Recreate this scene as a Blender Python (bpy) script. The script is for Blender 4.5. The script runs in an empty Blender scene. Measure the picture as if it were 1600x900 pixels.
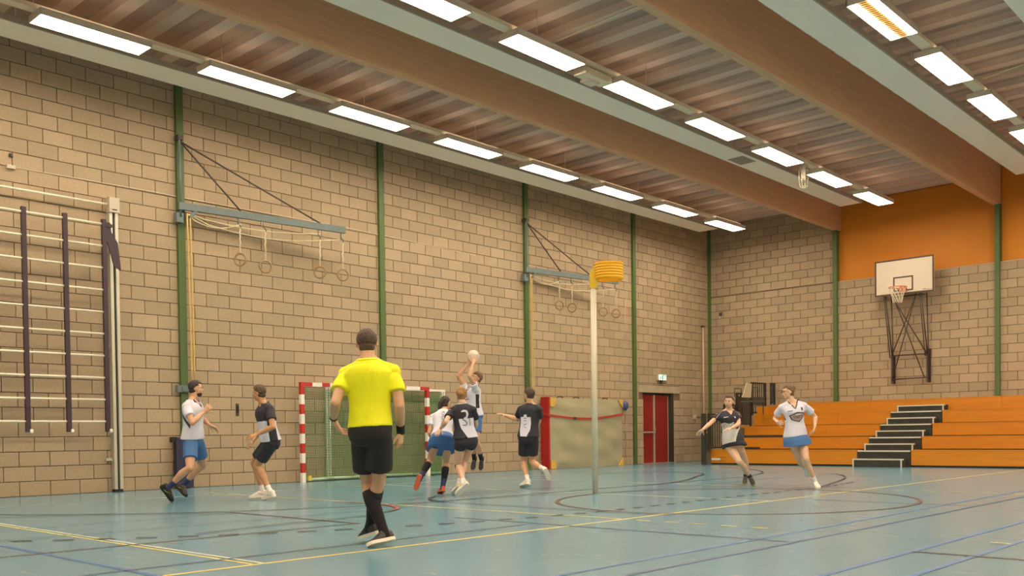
import bpy, bmesh, math, random
import numpy as np
from mathutils import Vector, Matrix
from mathutils.bvhtree import BVHTree

random.seed(7)
SC = bpy.context.scene
COL = SC.collection

# ------------------------------------------------------------------ camera, world, exposure
def rot_basis(yaw, p, r):
    f = Vector((math.cos(p)*math.cos(yaw), math.cos(p)*math.sin(yaw), math.sin(p)))
    rt = Vector((math.sin(yaw), -math.cos(yaw), 0)); up = rt.cross(f)
    return f, math.cos(r)*rt+math.sin(r)*up, -math.sin(r)*rt+math.cos(r)*up
CAM_POS = Vector((-27.371, -16.482, 0.902))
FW, RT, UP = rot_basis(0.749658104, -0.0201480137, -0.0125262888)
FOCAL_PX, CY = 1468.078, 710.608
cam_d = bpy.data.cameras.new('camera'); cam = bpy.data.objects.new('camera', cam_d); COL.objects.link(cam)
cam.matrix_world = Matrix(((RT.x, UP.x, -FW.x, CAM_POS.x), (RT.y, UP.y, -FW.y, CAM_POS.y), (RT.z, UP.z, -FW.z, CAM_POS.z), (0, 0, 0, 1)))
cam_d.sensor_fit = 'HORIZONTAL'; cam_d.sensor_width = 36.0
cam_d.lens = 36.0*FOCAL_PX/1600.0
cam_d.shift_y = (CY-450.0)/1600.0
cam_d.clip_end = 200
SC.camera = cam
wd = bpy.data.worlds.new('world'); SC.world = wd; wd.use_nodes = True
wd.node_tree.nodes['Background'].inputs[0].default_value = (0.9, 0.75, 0.6, 1)
wd.node_tree.nodes['Background'].inputs[1].default_value = 0.02
SC.view_settings.view_transform = 'Standard'
SC.view_settings.look = 'None'
SC.view_settings.gamma = 1.0
SC.view_settings.use_curve_mapping = False
SC.view_settings.exposure = 0.0
SC.cycles.use_denoising = True
SC.cycles.max_bounces = 10
SC.cycles.diffuse_bounces = 8
SC.cycles.glossy_bounces = 3
SC.cycles.sample_clamp_indirect = 6.0
LAMP_COLOR = (1.0, 0.84, 0.635)
LAMP_STRENGTH = 39.0
CEILING_FILL_STRENGTH = 3.6

# ------------------------------------------------------------------ materials
def mat(name, col, rough=0.6, metal=0.0, var=0.0, scale=8.0, bump=0.0, bscale=60.0, spec=0.5, emit=None, estr=0.0, alpha=None, stretch=None, detail=4.0):
    m = bpy.data.materials.new(name); m.use_nodes = True
    nt = m.node_tree; b = nt.nodes['Principled BSDF']
    b.inputs['Base Color'].default_value = (*col, 1); b.inputs['Roughness'].default_value = rough
    b.inputs['Metallic'].default_value = metal; b.inputs['Specular IOR Level'].default_value = spec
    if var or bump:
        tc = nt.nodes.new('ShaderNodeTexCoord'); src = tc.outputs['Object']
        if stretch:
            mp = nt.nodes.new('ShaderNodeMapping'); mp.inputs['Scale'].default_value = stretch
            nt.links.new(src, mp.inputs['Vector']); src = mp.outputs['Vector']
    if var:
        n = nt.nodes.new('ShaderNodeTexNoise'); n.inputs['Scale'].default_value = scale; n.inputs['Detail'].default_value = detail
        nt.links.new(src, n.inputs['Vector'])
        r = nt.nodes.new('ShaderNodeValToRGB')
        r.color_ramp.elements[0].position = .3; r.color_ramp.elements[1].position = .7
        r.color_ramp.elements[0].color = (*[max(0, c*(1-var)) for c in col], 1)
        r.color_ramp.elements[1].color = (*[min(1, c*(1+var)) for c in col], 1)
        nt.links.new(n.outputs['Fac'], r.inputs['Fac']); nt.links.new(r.outputs['Color'], b.inputs['Base Color'])
    if bump:
        n2 = nt.nodes.new('ShaderNodeTexNoise'); n2.inputs['Scale'].default_value = bscale; n2.inputs['Detail'].default_value = 5
        nt.links.new(src, n2.inputs['Vector'])
        bp = nt.nodes.new('ShaderNodeBump'); bp.inputs['Strength'].default_value = bump; bp.inputs['Distance'].default_value = 0.02
        nt.links.new(n2.outputs['Fac'], bp.inputs['Height']); nt.links.new(bp.outputs['Normal'], b.inputs['Normal'])
    if emit:
        b.inputs['Emission Color'].default_value = (*emit, 1); b.inputs['Emission Strength'].default_value = estr
    return m

def block_mat():
    m = bpy.data.materials.new('concrete_block'); m.use_nodes = True
    nt = m.node_tree; b = nt.nodes['Principled BSDF']; b.inputs['Roughness'].default_value = 0.9
    b.inputs['Specular IOR Level'].default_value = 0.2
    oi = nt.nodes.new('ShaderNodeObjectInfo'); ge = nt.nodes.new('ShaderNodeNewGeometry')
    ad = nt.nodes.new('ShaderNodeMath'); ad.operation = 'ADD'
    nt.links.new(oi.outputs['Random'], ad.inputs[0]); nt.links.new(ge.outputs['Random Per Island'], ad.inputs[1])
    fr = nt.nodes.new('ShaderNodeMath'); fr.operation = 'FRACT'; nt.links.new(ad.outputs[0], fr.inputs[0])
    r = nt.nodes.new('ShaderNodeValToRGB')
    r.color_ramp.elements[0].color = (0.395, 0.302, 0.200, 1); r.color_ramp.elements[1].color = (0.475, 0.360, 0.238, 1)
    e = r.color_ramp.elements.new(.5); e.color = (0.435, 0.333, 0.220, 1)
    nt.links.new(fr.outputs[0], r.inputs['Fac'])
    n = nt.nodes.new('ShaderNodeTexNoise'); n.inputs['Scale'].default_value = 26; n.inputs['Detail'].default_value = 8; n.inputs['Roughness'].default_value = .75
    nt.links.new(ge.outputs['Position'], n.inputs['Vector'])
    r2 = nt.nodes.new('ShaderNodeValToRGB')
    r2.color_ramp.elements[0].position = .25; r2.color_ramp.elements[1].position = .75
    r2.color_ramp.elements[0].color = (.78, .76, .74, 1); r2.color_ramp.elements[1].color = (1.12, 1.12, 1.1, 1)
    nt.links.new(n.outputs['Fac'], r2.inputs['Fac'])
    mx = nt.nodes.new('ShaderNodeMix'); mx.data_type = 'RGBA'; mx.blend_type = 'MULTIPLY'; mx.inputs['Factor'].default_value = 1
    nt.links.new(r.outputs['Color'], mx.inputs[6]); nt.links.new(r2.outputs['Color'], mx.inputs[7])
    nt.links.new(mx.outputs[2], b.inputs['Base Color'])
    bp = nt.nodes.new('ShaderNodeBump'); bp.inputs['Strength'].default_value = .25; bp.inputs['Distance'].default_value = .01
    n3 = nt.nodes.new('ShaderNodeTexNoise'); n3.inputs['Scale'].default_value = 90; n3.inputs['Detail'].default_value = 6
    nt.links.new(ge.outputs['Position'], n3.inputs['Vector'])
    nt.links.new(n3.outputs['Fac'], bp.inputs['Height']); nt.links.new(bp.outputs['Normal'], b.inputs['Normal'])
    return m

def floor_mat():
    m = mat('floor_vinyl', (0.14, 0.28, 0.35), .21, spec=.42)
    nt = m.node_tree; b = nt.nodes['Principled BSDF']
    ge = nt.nodes.new('ShaderNodeNewGeometry')
    mp = nt.nodes.new('ShaderNodeMapping'); mp.inputs['Scale'].default_value = (1.0, 1.0, 1.0); mp.inputs['Rotation'].default_value = (0, 0, .6)
    nt.links.new(ge.outputs['Position'], mp.inputs['Vector'])
    n = nt.nodes.new('ShaderNodeTexNoise'); n.inputs['Scale'].default_value = .5; n.inputs['Detail'].default_value = 7; n.inputs['Roughness'].default_value = .6
    nt.links.new(mp.outputs['Vector'], n.inputs['Vector'])
    r = nt.nodes.new('ShaderNodeValToRGB')
    r.color_ramp.elements[0].position = .3; r.color_ramp.elements[1].position = .7
    r.color_ramp.elements[0].color = (0.124, 0.264, 0.342, 1); r.color_ramp.elements[1].color = (0.148, 0.294, 0.372, 1)
    nt.links.new(n.outputs['Fac'], r.inputs['Fac'])
    # short pale scuffs
    wv = nt.nodes.new('ShaderNodeTexNoise'); wv.inputs['Scale'].default_value = 3.2; wv.inputs['Detail'].default_value = 1.0; wv.inputs['Distortion'].default_value = 1.6
    mp2 = nt.nodes.new('ShaderNodeMapping'); mp2.inputs['Scale'].default_value = (3.0, .7, 1); mp2.inputs['Rotation'].default_value = (0, 0, -.5)
    nt.links.new(ge.outputs['Position'], mp2.inputs['Vector']); nt.links.new(mp2.outputs['Vector'], wv.inputs['Vector'])
    r2 = nt.nodes.new('ShaderNodeValToRGB')
    r2.color_ramp.elements[0].position = .69; r2.color_ramp.elements[1].position = .72
    r2.color_ramp.elements[0].color = (0, 0, 0, 1); r2.color_ramp.elements[1].color = (.5, .5, .5, 1)
    nt.links.new(wv.outputs['Fac'], r2.inputs['Fac'])
    mx = nt.nodes.new('ShaderNodeMix'); mx.data_type = 'RGBA'
    nt.links.new(r2.outputs['Color'], mx.inputs['Factor']); nt.links.new(r.outputs['Color'], mx.inputs[6]); mx.inputs[7].default_value = (.26, .36, .39, 1)
    nt.links.new(mx.outputs[2], b.inputs['Base Color'])
    n2 = nt.nodes.new('ShaderNodeTexNoise'); n2.inputs['Scale'].default_value = 9; n2.inputs['Detail'].default_value = 3
    nt.links.new(ge.outputs['Position'], n2.inputs['Vector'])
    bp = nt.nodes.new('ShaderNodeBump'); bp.inputs['Strength'].default_value = .04; bp.inputs['Distance'].default_value = .01
    nt.links.new(n2.outputs['Fac'], bp.inputs['Height']); nt.links.new(bp.outputs['Normal'], b.inputs['Normal'])
    return m

M = {}
M['block'] = block_mat(); M['floor'] = floor_mat()
M['mortar'] = mat('mortar', (.20, .135, .075), .95)
M['plain_wall'] = mat('plain_wall', (.70, .57, .43), .9, var=.1, scale=2)
M['lintel'] = mat('lintel_concrete', (.46, .37, .25), .9, var=.08, scale=4, bump=.2)
M['orange_panel'] = mat('orange_wall_panel', (.60, .205, .008), .65, var=.04, scale=1.5)
M['deck'] = mat('ceiling_deck', (.40, .265, .20), .8, var=.12, scale=1.2)
M['rib'] = mat('ceiling_rib', (.60, .43, .335), .75, var=.06, scale=2)
M['wood_beam'] = mat('laminated_wood', (.63, .375, .215), .55, var=.09, scale=3, stretch=(.6, 8, 12), bump=.05, bscale=10)
M['white_panel'] = mat('white_panel', (.90, .82, .69), .5)
M['panel_lip'] = mat('panel_lip', (.34, .29, .22), .5)
M['trunk'] = mat('lighting_trunk', (.80, .66, .48), .5)
M['lamp_house'] = mat('lamp_housing', (.7, .6, .5), .4)
M['lamp'] = mat('lamp_diffuser', (.9, .9, .9), .5, emit=LAMP_COLOR, estr=LAMP_STRENGTH)
M['ceiling_fill'] = mat('added_ceiling_fill', (.9, .9, .9), .5, emit=LAMP_COLOR, estr=CEILING_FILL_STRENGTH)  # emitter added on the lamp tops to brighten the ceiling
M['louvre'] = mat('louvre_fin', (.40, .24, .08), .6)
M['green'] = mat('green_paint', (.082, .135, .038), .5, var=.08, scale=1.5)
M['steel_grey'] = mat('grey_paint', (.13, .165, .16), .5, var=.1, scale=4)
M['dark_steel'] = mat('dark_steel', (.075, .055, .05), .5, metal=.3)
M['alu'] = mat('aluminium', (.62, .58, .48), .35, metal=.5)
M['rung'] = mat('pale_rung', (.86, .80, .62), .35)
M['purple'] = mat('dark_plum_paint', (.045, .022, .035), .45)
M['plastic_grey'] = mat('beige_plastic', (.55, .48, .38), .5)
M['black'] = mat('black_rubber', (.012, .011, .011), .6)
M['wood_ring'] = mat('ring_wood', (.34, .21, .09), .5)
M['rope'] = mat('rope', (.66, .56, .36), .85, bump=.5, bscale=120)
M['yellow_rope'] = mat('yellow_rope', (.62, .42, .14), .8)
M['red_paint'] = mat('red_paint', (.50, .028, .018), .45)
M['white_paint'] = mat('white_paint', (.84, .80, .72), .45)
M['net_green'] = mat('green_net', (.10, .27, .10), .8)
M['net_rail'] = mat('pale_green_rail', (.45, .62, .40), .5)
M['yellow_clip'] = mat('yellow_clip', (.75, .6, .08), .5)
M['mat_cover'] = mat('mat_cover', (.37, .335, .205), .6, var=.05, scale=2)
M['mat_red'] = mat('mat_red', (.40, .016, .014), .55)
M['mat_corner'] = mat('mat_corner', (.66, .40, .08), .6)
M['strap_red'] = mat('strap_red', (.42, .04, .02), .7)
M['door_red'] = mat('door_red', (.27, .018, .014), .4)
M['door_frame'] = mat('door_frame', (.035, .03, .025), .5)
M['exit_white'] = mat('exit_white', (.75, .8, .76), .4, emit=(.75, 1, .95), estr=.75)
M['exit_green'] = mat('exit_green', (.02, .25, .22), .4, emit=(.05, .35, .33), estr=.6)
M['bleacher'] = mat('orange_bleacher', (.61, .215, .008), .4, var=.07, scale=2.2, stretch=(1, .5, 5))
M['shaded_tread'] = mat('bleacher_tread_shaded', (.10, .035, .018), .6)  # dark maroon: shade of the gaps between tiers, put into the colour
M['step'] = mat('step_carpet', (.04, .038, .032), .85, var=.2, scale=6)
M['nosing'] = mat('step_nosing', (.60, .57, .46), .5)
M['rail'] = mat('railing_dark', (.035, .036, .03), .5)
M['rail_mesh'] = mat('railing_panel', (.10, .10, .08), .6)
M['cream'] = mat('cream_plastic', (.58, .50, .34), .5)
M['board'] = mat('backboard_white', (.66, .56, .44), .35)
M['board_line'] = mat('backboard_line', (.085, .045, .022), .5)
M['rim'] = mat('rim_orange', (.62, .16, .035), .4)
M['net_white'] = mat('net_white', (.72, .62, .46), .8)
M['korf'] = mat('korf_yellow', (.85, .43, .008), .4)
M['korf_arm'] = mat('korf_arm', (.66, .42, .015), .5)
M['pole'] = mat('korf_pole', (.60, .55, .42), .4)
M['ball'] = mat('ball_leather', (.72, .58, .45), .5, var=.12, scale=9)
M['blue_bag'] = mat('blue_bundle', (.06, .09, .26), .6, var=.3, scale=30)
M['navy_pad'] = mat('navy_pad', (.022, .022, .055), .6)
M['pipe'] = mat('pipe_cream', (.62, .50, .33), .5)
M['l_yellow'] = mat('line_yellow', (.72, .56, .14), .4)
M['l_white'] = mat('line_white', (.60, .62, .50), .4)
M['l_blue'] = mat('line_blue', (.065, .15, .34), .4)
M['l_navy'] = mat('line_navy', (.035, .08, .17), .4)
M['l_dark'] = mat('line_dark', (.028, .036, .038), .4)
M['l_brown'] = mat('line_brown', (.11, .06, .045), .4)
M['l_red'] = mat('line_red', (.36, .07, .06), .4)
# people
M['skin'] = mat('skin', (.62, .345, .20), .5, var=.06, scale=9)
M['skin_pale'] = mat('skin_pale', (.70, .43, .28), .5, var=.06, scale=9)
M['skin_warm'] = mat('skin_warm', (.56, .29, .14), .5, var=.06, scale=9)
M['lip'] = mat('lip', (.42, .14, .10), .5)
M['eye_white'] = mat('eye_white', (.7, .66, .6), .3)
M['eye_dark'] = mat('eye_dark', (.03, .02, .015), .3)
M['hair_brown'] = mat('hair_brown', (.085, .045, .024), .6, var=.35, scale=30, bump=.8, bscale=60)
M['hair_dark'] = mat('hair_dark', (.035, .02, .013), .6, var=.35, scale=30, bump=.8, bscale=60)
M['hair_fair'] = mat('hair_fair', (.34, .17, .055), .6, var=.3, scale=30, bump=.8, bscale=60)
M['hair_auburn'] = mat('hair_auburn', (.17, .08, .035), .6, var=.3, scale=30, bump=.8, bscale=60)
M['yellow_shirt'] = mat('yellow_shirt', (.86, .83, .004), .75, bump=.6, bscale=9, stretch=(1, 1, .55))
M['black_cloth'] = mat('black_cloth', (.018, .015, .014), .85, bump=.4, bscale=9)
M['deep_blue'] = mat('deep_blue_cloth', (.03, .075, .19), .8)
M['black_sock'] = mat('black_sock', (.012, .011, .011), .9)
M['white_shirt'] = mat('white_shirt', (.68, .66, .76), .8, bump=.6, bscale=10, stretch=(1, 1, .55))
M['navy_cloth'] = mat('navy_cloth', (.022, .02, .03), .75, bump=.5, bscale=10)
M['grey_cloth'] = mat('grey_cloth', (.60, .56, .52), .8, bump=.6, bscale=10, stretch=(1, 1, .55))
M['blue_cloth'] = mat('blue_cloth', (.055, .15, .36), .75, bump=.5, bscale=10)
M['trim_plum'] = mat('collar_plum', (.06, .03, .06), .7)
M['white_sock'] = mat('white_sock', (.80, .74, .70), .9)
M['navy_sock'] = mat('navy_sock', (.04, .045, .12), .9)
M['shoe_white'] = mat('shoe_white', (.78, .72, .64), .5)
M['shoe_cream'] = mat('shoe_cream', (.70, .62, .44), .5)
M['shoe_black'] = mat('shoe_black', (.025, .02, .018), .5)
M['shoe_red'] = mat('shoe_red', (.62, .12, .05), .5)
M['sole_white'] = mat('sole_white', (.80, .72, .60), .5)
M['sole_green'] = mat('sole_lime', (.35, .42, .12), .5)
M['mark_yellow'] = mat('mark_yellow', (.8, .75, .15), .5)
M['print_dark'] = mat('print_dark', (.06, .035, .03), .7)
M['print_mauve'] = mat('print_mauve', (.36, .26, .25), .7)
M['print_green'] = mat('print_green', (.12, .13, .05), .7)
M['print_grey'] = mat('print_grey', (.42, .40, .38), .7)
M['print_red'] = mat('print_red', (.35, .05, .04), .7)

# ------------------------------------------------------------------ mesh helpers
def V3(*a): return Vector(a)
class MB:
    """collects shapes; build() links them as ONE mesh object"""
    def __init__(s): s.v = []; s.f = []; s.m = []
    def add(s, vs, fs, mi=0):
        o = len(s.v); s.v += [tuple(v) for v in vs]
        s.f += [tuple(i+o for i in f) for f in fs]; s.m += [mi]*len(fs); return s
    def box(s, a, b, mi=0):
        x0, y0, z0 = [min(p, q) for p, q in zip(a, b)]; x1, y1, z1 = [max(p, q) for p, q in zip(a, b)]
        return s.add([(x0,y0,z0),(x1,y0,z0),(x1,y1,z0),(x0,y1,z0),(x0,y0,z1),(x1,y0,z1),(x1,y1,z1),(x0,y1,z1)],
                     [(0,3,2,1),(4,5,6,7),(0,1,5,4),(1,2,6,5),(2,3,7,6),(3,0,4,7)], mi)
    def bar(s, p, q, w, h, mi=0, up=(0,0,1)):
        p = Vector(p); q = Vector(q); d = (q-p).normalized(); u = Vector(up)
        if abs(d.dot(u)) > .98: u = Vector((1,0,0))
        l = d.cross(u).normalized(); u = l.cross(d)
        vs = [c+l*(sx*w/2)+u*(sz*h/2) for c in (p, q) for sx, sz in ((-1,-1),(1,-1),(1,1),(-1,1))]
        return s.add(vs, [(3,2,1,0),(4,5,6,7),(0,1,5,4),(1,2,6,5),(2,3,7,6),(3,0,4,7)], mi)
    def tube(s, pts, r, n=8, mi=0, closed=False, cap=True):
        pts = [Vector(p) for p in pts]; k = len(pts)
        rs = r if isinstance(r, (list, tuple)) else [r]*k
        u = None; vs = []
        for i, p in enumerate(pts):
            if closed: d = pts[(i+1) % k]-pts[i-1]
            else: d = pts[min(i+1, k-1)]-pts[max(i-1, 0)]
            d.normalize()
            if u is None:
                u = d.cross(Vector((0,0,1)))
                if u.length < .05: u = d.cross(Vector((1,0,0)))
            u = (u-d*u.dot(d)).normalized(); w = d.cross(u)
            for j in range(n):
                a = 2*math.pi*j/n; vs.append(p+(u*math.cos(a)+w*math.sin(a))*rs[i])
        fs = []
        for i in range(k if closed else k-1):
            for j in range(n):
                a = i*n+j; b = i*n+(j+1) % n; i2 = (i+1) % k
                fs.append((a, b, i2*n+(j+1) % n, i2*n+j))
        if cap and not closed:
            fs.append(tuple(range(n-1, -1, -1))); fs.append(tuple((k-1)*n+j for j in range(n)))
        return s.add(vs, fs, mi)
    def loft(s, secs, n=20, mi=0, power=2.0):
        """secs: (center, axisU, axisV); superellipse sections, flat caps"""
        vs = []; k = len(secs)
        for c, u, w in secs:
            c = Vector(c); u = Vector(u); w = Vector(w)
            for j in range(n):
                a = 2*math.pi*j/n; ca, sa = math.cos(a), math.sin(a)
                e = 2.0/power
                vs.append(c+u*(math.copysign(abs(ca)**e, ca))+w*(math.copysign(abs(sa)**e, sa)))
        fs = [(i*n+j, i*n+(j+1) % n, (i+1)*n+(j+1) % n, (i+1)*n+j) for i in range(k-1) for j in range(n)]
        fs.append(tuple(range(n-1, -1, -1))); fs.append(tuple((k-1)*n+j for j in range(n)))
        return s.add(vs, fs, mi)
    def ball(s, c, ax, n=16, m=10, mi=0, fn=None):
        """ellipsoid; ax = three axis vectors already scaled; fn(dir)->radius factor"""
        c = Vector(c); a, b, e = [Vector(t) for t in ax]; vs = []; 
        def P(d):
            k = fn(d) if fn else 1.0
            return c+(a*d[0]+b*d[1]+e*d[2])*k
        vs.append(P((0,0,-1)))
        for i in range(1, m):
            t = -math.pi/2+math.pi*i/m
            for j in range(n):
                p = 2*math.pi*j/n; vs.append(P((math.cos(t)*math.cos(p), math.cos(t)*math.sin(p), math.sin(t))))
        vs.append(P((0,0,1)))
        fs = [(0, 1+(j+1) % n, 1+j) for j in range(n)]
        for i in range(m-2):
            for j in range(n):
                fs.append((1+i*n+j, 1+i*n+(j+1) % n, 1+(i+1)*n+(j+1) % n, 1+(i+1)*n+j))
        L = len(vs)-1; o = 1+(m-2)*n
        fs += [(o+j, o+(j+1) % n, L) for j in range(n)]
        return s.add(vs, fs, mi)
    def lathe(s, prof, c=(0,0,0), n=24, mi=0, cap=True):
        vs = [(c[0]+r*math.cos(2*math.pi*j/n), c[1]+r*math.sin(2*math.pi*j/n), c[2]+z) for r, z in prof for j in range(n)]
        k = len(prof); fs = [(i*n+j, i*n+(j+1) % n, (i+1)*n+(j+1) % n, (i+1)*n+j) for i in range(k-1) for j in range(n)]
        if cap: fs.append(tuple(range(n-1, -1, -1))); fs.append(tuple((k-1)*n+j for j in range(n)))
        return s.add(vs, fs, mi)
    def prism(s, poly, axis, mi=0):
        """poly: list of 3-D points (planar), extruded by vector axis"""
        a = Vector(axis); n = len(poly); vs = [Vector(p) for p in poly]+[Vector(p)+a for p in poly]
        fs = [tuple(range(n-1, -1, -1)), tuple(range(n, 2*n))]+[(i, (i+1) % n, n+(i+1) % n, n+i) for i in range(n)]
        return s.add(vs, fs, mi)
    def mesh(s, name, mats, origin=(0,0,0), smooth=False):
        me = bpy.data.meshes.new(name); o = Vector(origin)
        me.from_pydata([tuple(Vector(v)-o) for v in s.v], [], s.f)
        for m in (mats if isinstance(mats, (list, tuple)) else [mats]): me.materials.append(m)
        me.polygons.foreach_set('material_index', s.m)
        if smooth: me.polygons.foreach_set('use_smooth', [True]*len(s.f))
        me.update(); return me
    def build(s, name, mats, parent=None, smooth=False, origin=None):
        org = wloc(parent) if parent is not None else Vector(origin or (0,0,0))
        ob = bpy.data.objects.new(name, s.mesh(name, mats, org, smooth)); COL.objects.link(ob)
        if parent is not None: ob.parent = parent
        else: ob.location = org
        return ob
def wloc(o):
    v = Vector((0,0,0))
    while o is not None: v += o.location; o = o.parent
    return v
def tag(o, label=None, cat=None, group=None, kind=None):
    if label: o['label'] = label
    if cat: o['category'] = cat
    if group: o['group'] = group
    if kind: o['kind'] = kind
    return o
def thing(name, loc, label, cat, group=None):
    o = bpy.data.objects.new(name, None); COL.objects.link(o); o.location = loc; o.empty_display_size = .1
    return tag(o, label, cat, group)
def copy_tree(o, loc=None, parent=None):
    c = o.copy(); COL.objects.link(c)
    if parent is not None: c.parent = parent
    if loc is not None: c.location = loc
    for ch in list(o.children): copy_tree(ch, None, c)
    return c
def struct(o): o['kind'] = 'structure'; return o
def lerp(a, b, t): return Vector(a)*(1-t)+Vector(b)*t

# ------------------------------------------------------------------ the hall: floor, walls, ceiling
L_END, R_WALL, H_CEIL = -33.5, -22.1, 7.72
floor = struct(MB().box((L_END, R_WALL, -.12), (.12, .12, 0)).build('floor', M['floor']))
BW, BH = .488, .2455                       # block pitch
DOOR = (-3.80, -2.12, 2.17)
# backing of the left wall with the door opening left free
wl = MB()
wl.box((L_END, .03, 0), (DOOR[0], .30, H_CEIL)).box((DOOR[1], .03, 0), (.30, .30, H_CEIL)).box((DOOR[0], .03, DOOR[2]), (DOOR[1], .30, H_CEIL))
wall_left = struct(wl.build('wall_left', M['mortar']))
wf = MB()
wf.box((.03, 0.0, 0), (.30, R_WALL, 5.36)).box((.03, 0.0, 5.36), (.30, -4.34, H_CEIL)).box((.16, -4.34, 5.36), (.30, R_WALL, 8.05))
wall_far = struct(wf.build('wall_far', M['mortar']))
struct(MB().box((L_END, R_WALL-.15, 0), (.3, R_WALL, 8.07)).build('wall_right', M['plain_wall']))
struct(MB().box((L_END-.15, R_WALL, 0), (L_END, .3, 8.07)).build('wall_back', M['plain_wall']))

def block_shape(mb, ox, oz, w, h, left):
    """one block: proud front face with a small arris; left wall faces -Y, far wall faces -X"""
    g, dp, a = .0055, .03, .004
    u0, u1, z0, z1 = ox+g, ox+w-g, oz+g, oz+h-g
    out = []
    for d, i in ((dp+.004, 0), (a, 0), (0, a)):
        out += [(u0+i, d, z0+i), (u1-i, d, z0+i), (u1-i, d, z1-i), (u0+i, d, z1-i)]
    vs = [(u, d, z) if left else (d, u, z) for u, d, z in out]
    fs = [(8,9,10,11)]+[(k*4+j, k*4+(j+1) % 4, (k+1)*4+(j+1) % 4, (k+1)*4+j) for k in (0, 1) for j in range(4)]
    if not left: fs = [tuple(reversed(f)) for f in fs]
    return mb.add(vs, fs)
def lay_blocks(parent, left, rects, near_key, skip):
    nearest = sorted(rects, key=near_key)
    singles = [r for r in nearest if not skip(r)][:298]; sset = set(singles)
    cache = {}
    for (u, z, w, h) in singles:
        key = (round(w, 3), round(h, 3))
        if key not in cache: cache[key] = block_shape(MB(), 0, 0, w, h, left).mesh('block', M['block'])
        b = bpy.data.objects.new('block', cache[key]); COL.objects.link(b); b.parent = parent
        j = random.uniform(-.002, .002)
        b.location = (u, j, z) if left else (j, u, z)
    mb = MB()
    for (u, z, w, h) in rects:
        if (u, z, w, h) in sset: continue
        block_shape(mb, u, z, w, h, left)
    o = mb.build('block_courses', M['block'], parent); o['kind'] = 'stuff'
def courses(u_lo, u_hi, z_lo, z_hi, phase, holes=()):
    out = []; k = 0
    for k in range(int(round(z_lo/BH)), int(math.ceil(z_hi/BH))):
        z0 = k*BH; z1 = min(z0+BH, z_hi)
        if z1-z0 < .05: continue
        u = u_lo-((u_lo-phase-(BW/2 if k % 2 else 0)) % BW)
        while u < u_hi-.01:
            a, b = max(u, u_lo), min(u+BW, u_hi); u += BW
            if b-a < .04: continue
            pieces = [(a, b, z0, z1)]
            for (h0, h1, hz0, hz1) in holes:
                nx = []
                for (p, q, y0, y1) in pieces:
                    if y1 <= hz0+.01 or y0 >= hz1-.01 or q <= h0 or p >= h1: nx.append((p, q, y0, y1)); continue
                    if p < h0-.03: nx.append((p, h0, y0, y1))
                    if q > h1+.03: nx.append((h1, q, y0, y1))
                    if y1 > hz1+.03: nx.append((max(p, h0), min(q, h1), hz1, y1))
                pieces = nx
            out += [(round(p, 4), round(y0, 4), round(q-p, 4), round(y1-y0, 4)) for p, q, y0, y1 in pieces if q-p > .03]
    return out
rects = courses(-26.0, -.02, 0, H_CEIL, -21.335-BW/2, holes=((DOOR[0], DOOR[1], -1, DOOR[2]), (-4.03, -1.76, DOOR[2], DOOR[2]+.235)))
lay_blocks(wall_left, True, rects, lambda r: (Vector((r[0]+r[2]/2, 0, r[1]))-CAM_POS).length, lambda r: r[0]+r[2] < -22.2 or r[1] > 6.6)
MB().box((-4.03+.006, 0, DOOR[2]+.006), (-1.76-.006, .04, DOOR[2]+.229)).build('lintel', M['lintel'], wall_left)
rf = courses(-13.5, 0, 0, 5.37, -.30)+[r for r in courses(-4.34, 0, 22*BH, H_CEIL, -.30)]
lay_blocks(wall_far, False, rf, lambda r: (Vector((0, r[0]+r[2]/2, r[1]))-CAM_POS).length, lambda r: r[0] < -9.9 or (r[1] < 1.7 and r[0] < -2.4) or r[0]+r[2] > -.05)
# ledge and orange infill panels above the blockwork, one per bay
MB().box((-.012, -4.42, 5.365), (.16, -13.4, 5.395)).build('ledge', M['lintel'], wall_far)
for y0, y1 in ((-4.36, -8.78), (-8.92, -13.2), (-13.3, -17.7), (-17.8, -22.0)):
    MB().box((.10, y0, 5.39), (.162, y1, H_CEIL if y0 > -8.8 else 8.05)).build('infill_panel', M['orange_panel'], wall_far)

H_HIGH = 8.05                              # the roof steps up past the second beam
ceiling = struct(MB().box((L_END, -8.82, H_CEIL+.02), (.3, .3, H_CEIL+.2)).box((L_END, R_WALL, H_HIGH+.02), (.3, -8.82, H_HIGH+.2)).build('ceiling', M['deck']))
rib_mesh = {}
def rib(x, y0, y1):
    w = round(abs(y1-y0), 3)
    if w not in rib_mesh:
        h, t, d = .16, .115, .10
        mb = MB(); prof = [(-h, 0), (-t, -d), (t, -d), (h, 0)]
        mb.prism([(px, 0, pz) for px, pz in prof], (0, -w, 0)); rib_mesh[w] = mb.mesh('ceiling_rib', M['rib'])
    o = bpy.data.objects.new('ceiling_rib', rib_mesh[w]); COL.objects.link(o); o.parent = ceiling; o.location = (x, y0, (H_CEIL if y0 > -8.8 else H_HIGH)+.02)
for y0, y1 in ((-.02, -4.32), (-4.50, -8.73), (-8.91, -13.14), (-13.32, -17.55), (-17.73, R_WALL+.05)):
    x = -.42
    while x > -27:
        rib(x, y0, y1); x -= .695
def thin(name, pts, r, m, parent=None, n=6): return MB().tube(pts, r, n).build(name, m, parent, smooth=True)
for pts in (((-15.2, -6.3, 7.5), (-15.24, -8.7, 7.55)), ((-8.26, -10.9, 7.5), (-8.62, -13.0, 7.6)), ((-6.95, -6.4, 7.56), (-6.96, -8.7, 7.6)), ((-4.8, -6.9, 7.56), (-4.85, -8.7, 7.6)), ((-17.0, -2.6, 7.56), (-17.0, -4.3, 7.6))):
    thin('ceiling_rod', pts, .012, M['trunk'], ceiling)
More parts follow.
